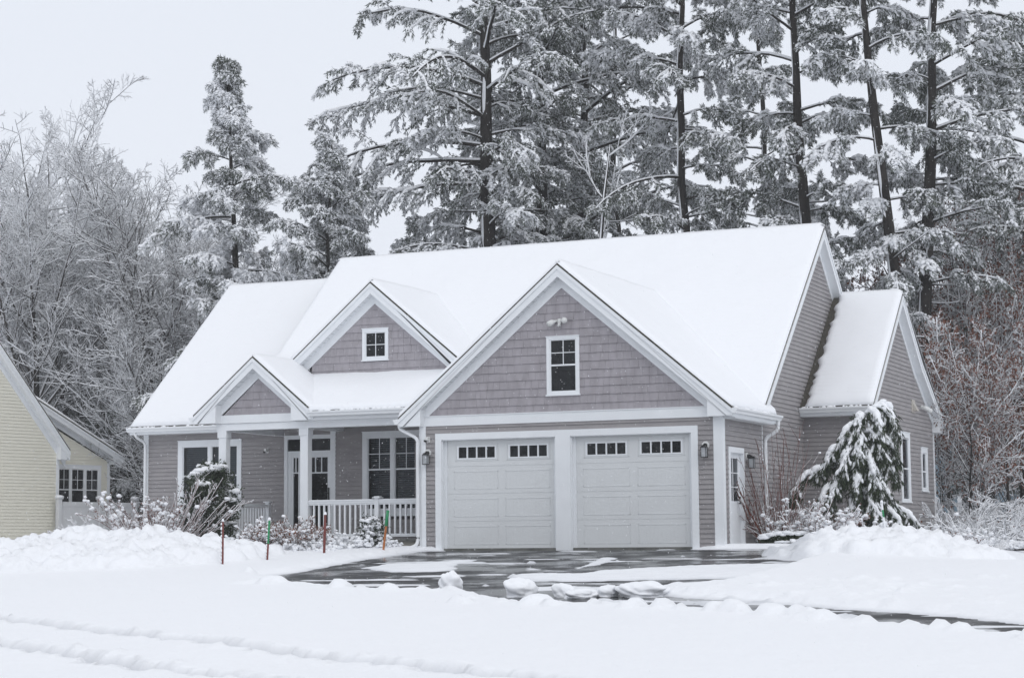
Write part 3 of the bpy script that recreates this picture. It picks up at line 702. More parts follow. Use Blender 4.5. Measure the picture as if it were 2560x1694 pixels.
# boxed eave returns at both feet of the garage gable
for (a, b) in ((-.965, -.42), (6.27, 6.823)):
    s = 1 if a > 0 else -1
    A, B = (a, b) if s < 0 else (b, a)          # A = outer tip, B = inner
    zt = 2.92; zin = zt+abs(B-A)*K1
    polyboard(g, F0, [(A, zt-.03), (B, zin-.06), (B, 2.77), (A-s*.16, 2.77), (A, zt-.16)] if s > 0 else [(A, zt-.03), (A, zt-.16), (A-s*.16, 2.77), (B, 2.77), (B, zin-.06)], .0, .235)
g.build('rake_trim', SOF, house)
g = MB(); board(g, F0, -.42, 6.27, 2.77, 2.98, 0, .036); board(g, F0, -.42, 6.27, 2.98, 3.0, 0, .05)
g.build('frieze_board', M['trim'], house)
g = gable_trim(house, FP, (-5.35, 4.632-.034), (-7.0, 3.27-.034), (-3.70, 3.27-.034), .30, .0, 3.07)
polyboard(g, FP, [(-7.0, 3.20), (-6.86, 3.07), (-6.38, 3.07), (-6.38, 3.70)], .0, .285)
polyboard(g, FP, [(-3.70, 3.20), (-4.31, 3.71), (-4.31, 3.07), (-3.84, 3.07)], .0, .285)
board(g, FP, -6.38, -4.31, 3.07, 3.265, 0, .034)
g.build('rake_trim', SOF, house)
g = gable_trim(house, FD, (DX, DZ-.034), (-5.40, zd(-5.40)-.034), (-.6, zd(-.6)-.034), .25, .0, zd(-.6)-.25)
g.build('rake_trim', SOF, house)
def side_rake(pl, pts, dR, boxes):
    mb = MB()
    for i in range(len(pts)-1):
        T, A = pts[i], pts[i+1]; ang = math.atan2(abs(A[1]-T[1]), abs(A[0]-T[0])); v = lambda h: h/math.cos(ang)
        q = lambda a, b: [(T[0], T[1]-v(a)), (A[0], A[1]-v(a)), (A[0], A[1]-v(b)), (T[0], T[1]-v(b))]
        polyboard(mb, pl, q(.05, .22), dR-.03, dR); polyboard(mb, pl, q(.05, .115), dR, dR+.02)
        P = [pl(u, z, d) for (u, z), d in zip([(T[0], T[1]-v(.21)), (A[0], A[1]-v(.21))]*2, (dR-.02, dR-.02, 0, 0))]
        mb.add([P[0], P[1], P[3], P[2]], [(0, 1, 2, 3)])
        n = int(math.hypot(A[0]-T[0], A[1]-T[1])/.16)
        for k in range(1, n):
            t = k/n; u = T[0]+(A[0]-T[0])*t; z = T[1]+(A[1]-T[1])*t-v(.21)
            mb.add([pl(u, z-.001, dR-.04), pl(u+.006, z-.001, dR-.04), pl(u+.006, z-.001, .03), pl(u, z-.001, .03)], [(0, 1, 2, 3)], 1)
        polyboard(mb, pl, q(.20, .34), 0, .028)
    return mb
g = side_rake(R6, [(2.5, zmain(2.5)), (7.84, 7.863), (13.2, 3.13)], .22, 0)
g.build('rake_trim', SOF, house)
g = side_rake(R8, [(5.98, zw(5.98)), (9.36, zw(9.36)), (11.43, 4.72), (13.93, 3.28)], .22, 0)
polyboard(g, R8, [(13.93, 3.22), (13.35, 3.50), (13.35, 3.0), (13.75, 2.98)], .0, .20)
g.build('rake_trim', SOF, house)
g = MB(); board(g, R6, 2.85, 2.9, .05, 3.0, 0, .022)
for y in (2.86,): pass
# corner boards and casings
board(g, F0, -.505, -.385, .02, 2.77, 0, .034); g.box(-.54, -.5, -.034, .1, .02, 2.77)
board(g, F0, 6.33, 6.535, .0, 2.77, 0, .036); g.box(6.5, 6.539, -.033, .12, .003, 2.768)
board(g, FL, -10.765, -10.62, .1, 3.1, 0, .03)
board(g, R8, 13.38, 13.51, .05, 3.0, 0, .03); board(g, R8, 6.29, 6.36, .05, 3.25, 0, .026)
g.pieces('corner_board', M['trim'], house)
# ---- porch beam, headers, ceiling, posts, rails
g = MB()
g.box(-6.53, -.55, 1.05, 1.27, 2.90, 3.065); g.box(-6.53, -6.30, 1.27, 4.24, 2.90, 3.10); g.box(-4.24, -4.02, 1.27, 2.84, 2.90, 3.04)
g.box(-6.30, -.55, 1.27, 2.84, 3.12, 3.15); g.box(-6.3, -5.7, 2.84, 4.24, 3.12, 3.15)
g.box(-4.0, -.97, .80, 1.05, 3.065, 3.10); g.box(-3.84, -.6, .78, .80, 3.06, 3.24)
g.build('porch_beam', M['trim'], house, bevel=.004)
for i, (x0, x1) in enumerate(((-6.47, -6.265), (-4.226, -4.016))):
    p = MB(); p.box(x0, x1, 1.06, 1.26, .285, 2.74); o = p.build('porch_post', M['trim'], house, bevel=.006)
    c = MB(); c.box(x0-.028, x1+.006+.012, 1.04, 1.285, 2.73, 2.90); c.build('capital', M['trim'], o, bevel=.006)
    b = MB(); b.box(x0-.028, x1+.018, 1.035, 1.285, .30, .53); b.box(x0-.014, x1+.012, 1.048, 1.27, .53, .56); b.build('base', M['trim'], o, bevel=.008)
    if i == 0:
        k = MB(); k.tube([(-6.41, 1.05, 2.03), (-6.40, 1.03, 2.05), (-6.385, 1.035, 2.0), (-6.40, 1.02, 1.96), (-6.37, 1.03, 1.93), (-6.365, 1.03, 1.88)], [.012, .022, .03, .02, .028, .018], 6)
        k.build('bracket', M['black'], o)
rl = MB(); rl.box(-4.016, -.55, 1.085, 1.165, 1.115, 1.165); rl.box(-4.016, -.55, 1.075, 1.175, 1.165, 1.19); rl.box(-4.016, -.55, 1.10, 1.15, 1.08, 1.115)
rl.box(-4.016, -.55, 1.09, 1.16, .335, .41)
ra = rl.build('porch_railing', M['trim'], house, bevel=.004)
def balusters(n, f, par):
    for i in range(n):
        x, y = f(i); b = MB(); b.box(x-.02, x+.02, y-.02, y+.02, .405, 1.085); b.build('baluster', M['trim'], par)
bxs = [-3.88, -3.745, -3.607, -3.469, -3.328, -3.192, -3.057, -2.92, -2.78, -2.641, -2.504, -2.366, -2.026, -1.888, -1.748, -1.609, -1.472, -1.333, -1.195, -1.057, -.92, -.78, -.64]
balusters(len(bxs), lambda i: (bxs[i], 1.125), ra)
nw = MB(); nw.box(-2.262, -2.155, 1.07, 1.18, .285, 1.225); nw.box(-2.30, -2.10, 1.03, 1.22, 1.225, 1.25); nw.box(-2.27, -2.13, 1.06, 1.19, 1.25, 1.272); nw.build('newel', M['trim'], ra, bevel=.005)
s2 = MB(); s2.box(-4.0, -.56, 1.08, 1.17, 1.19, 1.208); s2.build('rail_snow', M['snow_fine'], ra, bevel=.008)
rl = MB(); rl.box(-6.41, -6.33, 1.26, 3.15, 1.10, 1.17); rl.box(-6.40, -6.34, 1.26, 3.15, .34, .41)
rb = rl.build('porch_railing', M['trim'], house, bevel=.004)
balusters(14, lambda i: (-6.37, 1.36+i*.128), rb)
nw = MB(); nw.box(-6.425, -6.315, 3.15, 3.26, .285, 1.215); nw.box(-6.46, -6.28, 3.115, 3.295, 1.215, 1.245); nw.build('newel', M['trim'], rb, bevel=.005)
# ---- windows
w = window(house, F0, (2.555, 3.325, 3.365, 4.625), [(2.655, 3.225)], 4.005, 4.545, 3.445, head=.1, blind=None); w['label'] = 'upper garage gable window with a four light top sash'
w = window(house, FD, (-3.51, -2.80, 4.615, 5.37), [(-3.41, -2.90)], None, 5.265, 4.70, grid=(2, 2)); w['label'] = 'small square four light dormer window'
w = window(house, FD, (-3.51, -1.93, .86, 2.86), [(-3.35, -2.763), (-2.619, -2.04)], 1.957, 2.705, 1.02, grid=(2, 2), blind=.030); w['label'] = 'paired porch window with half open blinds'
w = window(house, FL, (-9.705, -7.775, .95, 2.87), [(-9.537, -8.807), (-8.665, -7.925)], 1.962, 2.705, 1.10, grid=None, blind=.044); w['label'] = 'paired left window behind the shrubs with closed blinds'
w = window(house, R8, (9.55, 10.57, 1.12, 2.85), [(9.74, 10.40)], 1.946, 2.69, 1.19, grid=None)
w = window(house, R8, (11.86, 12.62, 1.43, 2.55), [(12.02, 12.44)], 1.93, 2.39, 1.52, grid=None)
w = window(house, R8, (6.68, 7.75, 1.12, 2.85), [(6.88, 7.58)], 1.946, 2.69, 1.19, grid=None)
# ---- front door with sidelight and transom
c = MB(); board(c, FD, -5.688, -5.596, .285, 2.845, 0, .032); board(c, FD, -4.391, -4.25, .285, 2.93, 0, .034); board(c, FD, -5.596, -4.391, 2.745, 2.845, 0, .03)
board(c, FD, -5.596, -4.391, 2.40, 2.455, -.04, .02); board(c, FD, -5.60, -5.50, .285, 2.40, -.05, .012); board(c, FD, -5.25, -5.08, .285, 2.40, -.05, .012)
fd = c.build('front_door', M['trim'], house)
c = MB(); board(c, FD, -5.50, -5.44, .285, 2.40, -.04, .004); board(c, FD, -5.30, -5.25, .285, 2.40, -.04, .004); board(c, FD, -5.44, -5.30, 2.29, 2.40, -.04, .004); board(c, FD, -5.44, -5.30, 1.905, 1.935, -.03, .004)
board(c, FD, -5.385, -5.36, 1.93, 2.29, -.03, .002); board(c, FD, -5.44, -5.30, .285, .5, -.04, .004); c.build('sidelight', M['trim'], fd)
c = MB(); board(c, FD, -5.08, -4.99, .285, 2.40, -.03, .014); board(c, FD, -4.475, -4.391, .285, 2.40, -.03, .014); board(c, FD, -4.99, -4.475, 2.29, 2.40, -.03, .014); board(c, FD, -4.99, -4.475, .285, .50, -.03, .014)
board(c, FD, -4.99, -4.475, 1.90, 1.93, -.02, .01)
for x in (-4.82, -4.65): board(c, FD, x-.012, x+.012, 1.93, 2.29, -.02, .008)
c.build('storm_door', M['trim'], fd)
c = MB(); board(c, FD, -4.45, -4.425, 1.18, 1.55, .014, .05); c.tube([FD(-4.44, 1.42, .05), FD(-4.44, 1.42, .08), FD(-4.54, 1.43, .08)], .012, 6); c.pieces('handle', M['black'], fd)
c = MB()
for (a, b, z0, z1) in ((-5.596, -4.391, 2.455, 2.745), (-5.44, -5.30, .5, 2.29), (-4.99, -4.475, .5, 2.29)): c.add([FD(a, z0, -.012), FD(b, z0, -.012), FD(b, z1, -.012), FD(a, z1, -.012)], [(0, 1, 2, 3)])
c.build('pane', M['glass'], fd)
c = MB(); board(c, FD, -5.6, -4.39, .285, 2.75, -.6, -.62)
board(c, FD, -5.61, -5.60, .285, 2.75, -.6, -.05); board(c, FD, -4.39, -4.38, .285, 2.75, -.6, -.05); board(c, FD, -5.6, -4.39, 2.75, 2.76, -.6, -.03); c.build('reveal', M['dark'], fd)
# ---- garage doors and surround
c = MB(); board(c, F0, -.15, .0, 0, 2.60, 0, .034); board(c, F0, 5.835, 5.985, 0, 2.60, 0, .034); board(c, F0, 0, 5.835, 2.455, 2.60, 0, .034)
board(c, F0, 2.74, 3.09, 0, 2.455, 0, .036)
for (a, b) in ((0, .02), (2.72, 2.74), (3.09, 3.11), (5.815, 5.835)): board(c, F0, a, b, 0, 2.455, -.20, 0)
for (a, b) in ((0, 2.74), (3.09, 5.835)): board(c, F0, a, b, 2.44, 2.455, -.20, 0)
for (a, b) in ((.02, .08), (2.66, 2.72), (3.11, 3.17), (5.755, 5.815)): board(c, F0, a, b, 0, 2.44, -.16, -.09)
c.build('garage_surround', M['trim'], house)
for (a, b, lab) in ((.02, 2.72, 'left garage door with two rows of four small lights'), (3.11, 5.815, 'right garage door with two rows of four small lights')):
    d = MB(); G = front(.12)
    rows = [(.045, .652), (.658, 1.257), (1.263, 1.862), (1.868, 2.445)]
    W_ = b-a; p = [(a+.22, a+1.29), (a+1.47, b-.17)]
    wn = [(a+.32, a+1.24), (a+1.565, a+2.485)] if a < 1 else [(a+.30, a+1.22), (a+1.545, a+2.47)]
    for i, (z0, z1) in enumerate(rows):
        hz = [] if i < 3 else [(x0-.0, x1+.0, 2.045, 2.295) for x0, x1 in wn]
        if i < 3: board(d, G, a, b, z0, z1, -.04, .0)
        else:
            board(d, G, a, b, z0, 2.045, -.04, 0); board(d, G, a, b, 2.295, z1, -.04, 0)
            xs = [a, wn[0][0], wn[0][1], wn[1][0], wn[1][1], b]
            for k in (0, 2, 4): board(d, G, xs[k], xs[k+1], 2.045, 2.295, -.04, 0)
        board(d, G, a, b, z1, z1+.006, -.04, -.010, 0)
        for (x0, x1) in p:
            if i < 3:      # raised bead framing each grooved panel
                zz0, zz1 = z0+.10, z1-.105
                for q in ((x0, x1, zz0, zz0+.014), (x0, x1, zz1-.014, zz1), (x0, x0+.012, zz0, zz1), (x1-.012, x1, zz0, zz1)): board(d, G, *q, 0, .006)
                n = 12
                for k in range(1, n): x = x0+(x1-x0)*k/n; board(d, G, x-.002, x+.002, zz0+.02, zz1-.02, 0, .0012)
            else:
                x0, x1 = wn[p.index((x0, x1))]; x0 -= .055; x1 += .055
                for q in ((x0, x1, 1.985, 1.998), (x0, x1, 2.342, 2.355), (x0, x0+.012, 1.985, 2.355), (x1-.012, x1, 1.985, 2.355)): board(d, G, *q, 0, .008)
    o = d.build('garage_door', [M['door_white'], M['grey_conc']], house); o['label'] = lab
    s = MB(); board(s, G, a, b, .0, .062, -.03, .006); s.build('bottom_seal', M['black'], o)
    for (x0, x1) in wn:
        f_ = MB(); n = 4; wd4 = (x1-x0)/n
        for k in range(n+1):
            x = x0+wd4*k; board(f_, G, x-(.016 if 0 < k < n else .02), x+(.016 if 0 < k < n else .02), 2.02, 2.32, -.01, .014)
        board(f_, G, x0-.018, x1+.018, 2.29, 2.318, -.008, .011); board(f_, G, x0-.018, x1+.018, 2.022, 2.05, -.008, .011)
        wf = f_.build('door_window', M['trim'], o)
        for k in range(n):
            q = MB(); q.add([G(x0+wd4*k, 2.04, -.008), G(x0+wd4*(k+1), 2.04, -.008), G(x0+wd4*(k+1), 2.30, -.008), G(x0+wd4*k, 2.30, -.008)], [(0, 1, 2, 3)])
            qo = q.build('pane', M['glass'], wf)
            q = MB(); board(q, G, x0+wd4*k, x0+wd4*(k+1), 2.02, 2.32, -.3, -.31)
        q = MB(); board(q, G, x0-.1, x1+.1, 1.95, 2.40, -.30, -.32); board(q, G, x0-.02, x1+.02, 2.3, 2.305, -.3, -.04); board(q, G, x0-.02, x1+.02, 2.035, 2.04, -.3, -.04); q.build('reveal', M['dark'], wf)
# ---- side door
c = MB(); board(c, R6, .375, .50, 0, 2.16, 0, .034); board(c, R6, 1.40, 1.455, 0, 2.16, 0, .034); board(c, R6, .5, 1.40, 2.045, 2.16, 0, .034)
board(c, R6, .5, .51, 0, 2.045, -.14, 0); board(c, R6, 1.39, 1.40, 0, 2.045, -.16, 0); board(c, R6, .5, 1.4, 2.035, 2.045, -.14, 0); board(c, R6, .5, 1.4, 0, .03, -.14, .02)
sd_ = c.build('side_door', M['trim'], house)
c = MB(); board(c, R6, .51, .60, .03, 2.035, -.10, -.06); board(c, R6, 1.28, 1.39, .03, 2.035, -.10, -.06); board(c, R6, .60, 1.28, 1.93, 2.035, -.10, -.06); board(c, R6, .60, 1.28, .03, 1.02, -.10, -.06)
for z in (1.32, 1.62): board(c, R6, .60, 1.28, z-.01, z+.01, -.09, -.065)
board(c, R6, .93, .95, 1.02, 1.93, -.09, -.065); c.build('slab', M['trim'], sd_)
c = MB(); c.add([R6(.6, 1.02, -.08), R6(1.28, 1.02, -.08), R6(1.28, 1.93, -.08), R6(.6, 1.93, -.08)], [(0, 1, 2, 3)]); c.build('pane', M['glass'], sd_)
c = MB(); board(c, R6, .5, 1.4, 0, 2.1, -.3, -.32); c.build('reveal', M['dark'], sd_)
c = MB(); c.tube([R6(1.30, .98, -.06), R6(1.30, .98, .0), R6(1.22, .98, .0)], .014, 6); c.tube([R6(1.30, 1.10, -.06), R6(1.30, 1.10, -.02)], .025, 8); c.pieces('handle', M['black'], sd_)
# ---- gutters and downspouts
gutter('gutter', (-3.80, -.80), 3.262, .33, house, FP)
gutter('gutter', (-11.0, -6.55), 3.235, .40, house, FL)
G6 = gutter('gutter', (-.26, 3.12), 2.935, .32, house, right(6.5))
gutter('gutter', (6.53, 8.22), zw(5.98)-.03, .32, house, front(6.3))
lft = lambda u, z, d: (-.965-d, u, z)
gutter('gutter', (-.27, .62), 2.93, 0.0, house, lft)
lft2 = lambda u, z, d: (-7.0-d, u, z)
gutter('gutter', (.74, 3.3), 3.22, 0.0, house, lft2)
g = MB(); g.box(6.5, 6.80, 0, 2.9, 2.73, 2.78); g.box(6.79, 6.82, -.2, 3.0, 2.75, 2.90); g.box(6.52, 8.2, 5.98, 6.0, 3.10, 3.29); g.box(6.52, 8.1, 6.0, 6.3, 3.08, 3.10)
g.box(-10.95, -6.5, 3.84, 3.87, 3.06, 3.24); g.box(-10.9, -6.5, 3.86, 4.25, 3.06, 3.08); g.box(-3.84, -.6, 1.04, 1.05, 3.06, 3.10)
g.pieces('fascia', M['trim'], house)
spout(arc([(-1.0, -.12, 2.83), (-1.0, -.12, 2.73), (-.56, -.08, 2.50), (-.56, -.08, .22), (-.58, -.16, .12), (-.80, -.35, .04)]), house)
spout(arc([(-10.78, 3.82, 3.13), (-10.76, 3.84, 3.0), (-10.68, 4.16, 2.86), (-10.68, 4.16, .2)]), house)
spout(arc([(6.86, 2.98, 2.82), (6.86, 2.98, 2.62), (6.56, 2.96, 2.44), (6.56, 2.96, .1)]), house, .045)
# ---- things screwed to the walls
def wall_lamp(pl, u, z, lab):
    c = MB(); n = 16
    polyboard(c, pl, [(u+.085*math.cos(2*PI*k/8+PI/8), z+.10+.085*math.sin(2*PI*k/8+PI/8)) for k in range(8)], 0, .035)
    L = c.build('wall_lamp', M['plastic'], house); L['label'] = lab
    c = MB(); c.tube([pl(u, z+.10, .03), pl(u, z+.11, .09), pl(u-.0, z+.085, .13)], [.045, .03, .03], 8)
    for k in range(4):
        s = .055; a = [(-s, -s), (s, -s), (s, s), (-s, s)][k]
        c.tube([pl(u+a[0], z-.155, .13+a[1]), pl(u+a[0], z+.055, .13+a[1])], .007, 5)
    polyboard(c, pl, [(u-.068, z+.045), (u+.068, z+.045), (u+.02, z+.095), (u-.02, z+.095)], .065, .195)
    board(c, pl, u-.06, u+.06, z-.165, z-.15, .07, .19)
    c.build('lantern', M['black'], L)
    c = MB(); board(c, pl, u-.048, u+.048, z-.15, z+.045, .082, .178); c.build('shade', M['lampglass'], L)
wall_lamp(F0, -.335, 2.08, 'lantern lamp left of the garage doors')
wall_lamp(F0, 6.155, 2.08, 'lantern lamp right of the garage doors')
wall_lamp(R6, 1.68, 1.90, 'lantern lamp beside the side door')
def dome_cam(pl, u, z):
    c = MB(); board(c, pl, u-.0, u+.075, z-.06, z+.065, 0, .03); board(c, pl, u-.02, u+.055, z-.02, z+.055, .03, .10)
    o = c.build('security_camera', M['plastic'], house, bevel=.012)
    d = MB(); d.tube([pl(u-.01, z-.02, .085), pl(u-.02, z-.055, .095)], [.035, .022], 8); d.build('lens', M['black'], o)
dome_cam(F0, -.36, 2.475); dome_cam(FL, -7.05, 2.56)
def flood(pl, u, z):
    c = MB(); c.tube([pl(u, z, 0), pl(u, z, .05)], .055, 12); c.tube([pl(u, z-.03, .03), pl(u, z-.12, .06)], [.03, .038], 8)
    o = c.build('floodlight', M['plastic'], house, smooth=True)
    for s, dz in ((-1, -.02), (1, .0)):
        h = MB(); h.tube([pl(u+s*.05, z+.01, .05), pl(u+s*.10, z+dz+.01, .07), pl(u+s*.14, z+dz-.005, .10), pl(u+s*(.205 if s < 0 else .175), z+dz-.055*(s < 0)-.01, .18)], [.02, .035, .062, .068], 12)
        h.build('lamp_head', M['plastic'], o, smooth=True)
flood(F0, 2.872, 4.965)
c = MB(); n = 8
c.tube([R8(12.05, 3.60, 0), R8(12.05, 3.60, .06)], .055, 10)
fl = c.build('floodlight', M['plastic'], house, smooth=True)
for a in ((12.0, 3.58), (12.35, 3.55)):
    h = MB(); h.tube([R8(a[0], a[1]+.02, .05), R8(a[0]+.05, a[1], .12), R8(a[0]+.1, a[1]-.04, .20)], [.03, .06, .07], 10); h.build('lamp_head', M['plastic'], fl, smooth=True)
c = MB(); board(c, R8, 10.93, 11.30, 3.40, 3.735, 0, .03); c.add([R8(10.99, 3.68, .03), R8(11.24, 3.68, .03), R8(11.24, 3.45, .15), R8(10.99, 3.45, .15), R8(11.24, 3.45, .03), R8(10.99, 3.45, .03)], [(0, 1, 2, 3), (1, 4, 2), (0, 3, 5)])
c.build('dryer_vent', M['tan'], house)
# ================================================================ the cream house next door
cream = empty('house', (-19.8566, 12.6423, 0), 'cream sided neighbouring house cut off by the left edge', 'house', rz=math.radians(77.8812))
L0, L6 = front(0), front(.6)
w = MB()
lap(w, [(-11, .31), (0, .31), (0, 3.224), (-3.2, 6.72), (-7.2, 6.72), (-11, 3.224)], L0, .31, exp=.1027)
lap(w, [(.05, .31), (2.79, .31), (2.79, 2.93), (.73, 3.84), (.05, 4.14)], L6, .31, holes=[(.4, 2.4, 1.45, 2.7)])
w.add([(0, 0, .3), (0, .6, .3), (0, .6, 3.6), (0, 0, 3.2)], [(0, 1, 2, 3)]); w.add([(2.79, .6, .3), (2.79, 6, .3), (2.79, 6, 2.9), (2.79, .6, 2.9)], [(0, 1, 2, 3)])
w.build('lap_siding', M['cream'], cream)
w = MB(); w.box(-11, -.02, .02, 6, -.7, .31); w.box(0, 2.77, .64, 6, -.7, .31)
w.pieces('foundation', M['grey_conc'], cream)
w = MB(); board(w, L0, -1.66, -1.0, -.06, .33, 0, .03); bw = w.build('basement_window', M['trim'], cream)
w = MB(); w.add([L0(-1.61, 0, .034), L0(-1.37, 0, .034), L0(-1.37, .285, .034), L0(-1.61, .285, .034), L0(-1.32, 0, .034), L0(-1.08, 0, .034), L0(-1.08, .285, .034), L0(-1.32, .285, .034)], [(0, 1, 2, 3), (4, 5, 6, 7)]); w.build('pane', M['glass'], bw)
w = MB(); w.add([L0(-1.61, 0, .032), L0(-1.08, 0, .032), L0(-1.08, .285, .032), L0(-1.61, .285, .032)], [(0, 1, 2, 3)]); w.build('reveal', M['dark'], bw)
k3 = 1.11
def crf(name, polys, th=.05):
    b = MB()
    for p in polys: b.prism(p, (0, 0, -th))
    return b.build(name, M['shingle'], cream)
zr = 3.253+k3*5.376
c1 = crf('roof', [[(.376, -.25, 3.253), (.376, 9, 3.253), (-5.0, 9, zr), (-5.0, -.25, zr)], [(-10.4, 9, 3.2), (-10.4, -.25, 3.2), (-5, -.25, zr), (-5, 9, zr)]])
snow_slab('roof_snow', [(.376, -.25, 3.253), (.376, 9, 3.253), (-5.0, 9, zr), (-5.0, -.25, zr)], c1, seed=21, th=.06)
c2 = crf('extension_roof', [[(3.268, .35, 3.147), (3.268, 7, 3.147), (.027, 7, 4.626), (.027, .35, 4.626)], [(.027, .35, 4.626), (.027, 7, 4.626), (-1.0, 7, 5.1), (-1.0, .35, 5.1)]])
snow_slab('roof_snow', [(3.268, .35, 3.147), (3.268, 7, 3.147), (-1, 7, 5.095), (-1, .35, 5.095)], c2, seed=22, th=.09)
def one_rake(pl, A, T, dR, fr=.20):
    mb = MB(); ang = math.atan2(A[1]-T[1], abs(A[0]-T[0])); v = lambda h: h/math.cos(ang)
    q = lambda a, b: [(T[0], T[1]-v(a)), (A[0], A[1]-v(a)), (A[0], A[1]-v(b)), (T[0], T[1]-v(b))]
    polyboard(mb, pl, q(.05, .24), dR-.03, dR); polyboard(mb, pl, q(.05, .12), dR, dR+.02)
    P = [pl(T[0], T[1]-v(.23), dR-.02), pl(A[0], A[1]-v(.23), dR-.02), pl(A[0], A[1]-v(.23), 0), pl(T[0], T[1]-v(.23), 0)]
    mb.add(P, [(0, 1, 2, 3)])
    n = int(math.hypot(A[0]-T[0], A[1]-T[1])/.16)
    for k in range(1, n):
        t = k/n; u = T[0]+(A[0]-T[0])*t; z = T[1]+(A[1]-T[1])*t-v(.23)
        mb.add([pl(u, z-.001, dR-.05), pl(u+.006, z-.001, dR-.05), pl(u+.006, z-.001, .03), pl(u, z-.001, .03)], [(0, 1, 2, 3)], 1)
    polyboard(mb, pl, q(.22, .22+fr), 0, .03)
    return mb
g = one_rake(L0, (-5.0, zr), (.376, 3.253), .25, .16); polyboard(g, L0, [(.376, 3.18), (0.0, 3.55), (0.0, 2.93), (.25, 2.93)], 0, .23); g.build('rake_trim', SOF, cream)
g = one_rake(L6, (-1.0, 5.095), (3.268, 3.147), .25, .14); polyboard(g, L6, [(3.268, 3.09), (2.79, 3.28), (2.79, 2.86), (3.15, 2.86)], 0, .23); g.build('rake_trim', SOF, cream)
g = MB(); board(g, L0, 0, .12, .3, 2.95, -.1, .03); board(g, L6, 2.72, 2.84, .3, 2.9, 0, .03); g.pieces('corner_board', M['trim'], cream)
window(cream, L6, (.30, 2.45, 1.40, 2.80), [(.66, 1.09), (1.21, 1.70), (1.83, 2.315)], 2.0, 2.65, 1.50, grid=(2, 2))
# white vinyl privacy fence between the houses
fence = empty('privacy_fence', (-19.8566, 12.6423, 0), 'tall white vinyl privacy fence beside the cream house, post caps topped with snow', 'fence', rz=math.radians(77.8812))
LF = front(-.3)
p = MB(); board(p, LF, .0, 3.1, .0, 1.52, .0, .03); board(p, LF, .0, 3.1, 1.44, 1.58, -.02, .05); board(p, LF, .0, 3.1, .0, .2, -.02, .05)
for i in range(1, 20): board(p, LF, .0+.155*i-.002, .0+.155*i+.002, .2, 1.44, .03, .032)
p.build('panel', M['fence'], fence)
for u in (-.12, 1.60, 3.12):
    q = MB(); board(q, LF, u-.07, u+.07, -.2, 1.66, -.05, .09); board(q, LF, u-.10, u+.10, 1.66, 1.70, -.08, .12)
    o = q.build('post', M['fence'], fence, bevel=.01)
    s = MB(); s.tube([LF(u, 1.69, .02), LF(u, 1.73, .02), LF(u, 1.77, .02), LF(u, 1.79, .02)], [.12, .15, .12, .04], 12); s.build('snow_cap', M['snow_fine'], o, smooth=True)
# ---------------------------------------------------------------- plants: vectorised growth
SNOWDIR = np.array([-.30, -.45, .84]); SNOWDIR /= np.linalg.norm(SNOWDIR)
def nrm(v): return v/np.maximum(np.linalg.norm(v, axis=-1, keepdims=True), 1e-9)
class Grow:
    """collects triangles / quads for one mesh"""
    def __init__(s): s.V = []; s.F3 = []; s.M3 = []; s.F4 = []; s.M4 = []; s.n = 0
    def put(s, V, F, m):
        V = V.reshape(-1, 3); F = F.reshape(-1, F.shape[-1])+s.n; s.n += len(V); s.V.append(V)
        mm = np.broadcast_to(np.asarray(m), (len(F),))
        (s.F3 if F.shape[1] == 3 else s.F4).append(F); (s.M3 if F.shape[1] == 3 else s.M4).append(mm)
    def build(s, name, mats, parent=None, smooth=False):
        V = np.concatenate(s.V); F = []; Mi = []
        if s.F3: F.append(np.concatenate(s.F3)); Mi.append(np.concatenate(s.M3))
        if s.F4: F.append(np.concatenate(s.F4)); Mi.append(np.concatenate(s.M4))
        return np_obj(name, V, F, Mi, mats, parent, smooth)
def tubes(G, P, R, sides, m, up=None):
    """P (B,n,3) paths, R (B,n) radii"""
    B, n, _ = P.shape
    if B == 0: return
    T = np.empty_like(P); T[:, 1:-1] = P[:, 2:]-P[:, :-2]; T[:, 0] = P[:, 1]-P[:, 0]; T[:, -1] = P[:, -1]-P[:, -2]; T = nrm(T)
    Z = np.array([.13, .21, 1.]); A = nrm(np.cross(T, Z)); Bv = np.cross(A, T)     # Bv points up
    th = 2*np.pi*(np.arange(sides)/sides)+np.pi/2
    V = P[:, :, None]+(A[:, :, None]*np.cos(th)[None, None, :, None]+Bv[:, :, None]*np.sin(th)[None, None, :, None])*R[:, :, None, None]
    idx = np.arange(B*n*sides).reshape(B, n, sides)
    a = idx[:, :-1, :]; b = np.roll(a, -1, 2); c = np.roll(idx[:, 1:, :], -1, 2); d = idx[:, 1:, :]
    G.put(V, np.stack([a, b, c, d], -1), m)
OCT = np.array([(1,0,0),(0,1,0),(-1,0,0),(0,-1,0),(0,0,1),(0,0,-1)], float)
OCF = np.array([(0,1,4),(1,2,4),(2,3,4),(3,0,4),(1,0,5),(2,1,5),(3,2,5),(0,3,5)])
def _sub(V, F):
    V = list(map(tuple, V)); cache = {}; out = []
    def mid(a, b):
        k = (min(a, b), max(a, b))
        if k not in cache:
            p = (np.array(V[a])+np.array(V[b]))/2; p /= np.linalg.norm(p); V.append(tuple(p)); cache[k] = len(V)-1
        return cache[k]
    for a, b, c in F:
        x, y, z = mid(a, b), mid(b, c), mid(c, a); out += [(a,x,z),(x,b,y),(z,y,c),(x,y,z)]
    return np.array(V), np.array(out)
OC2, OF2 = _sub(OCT, OCF)
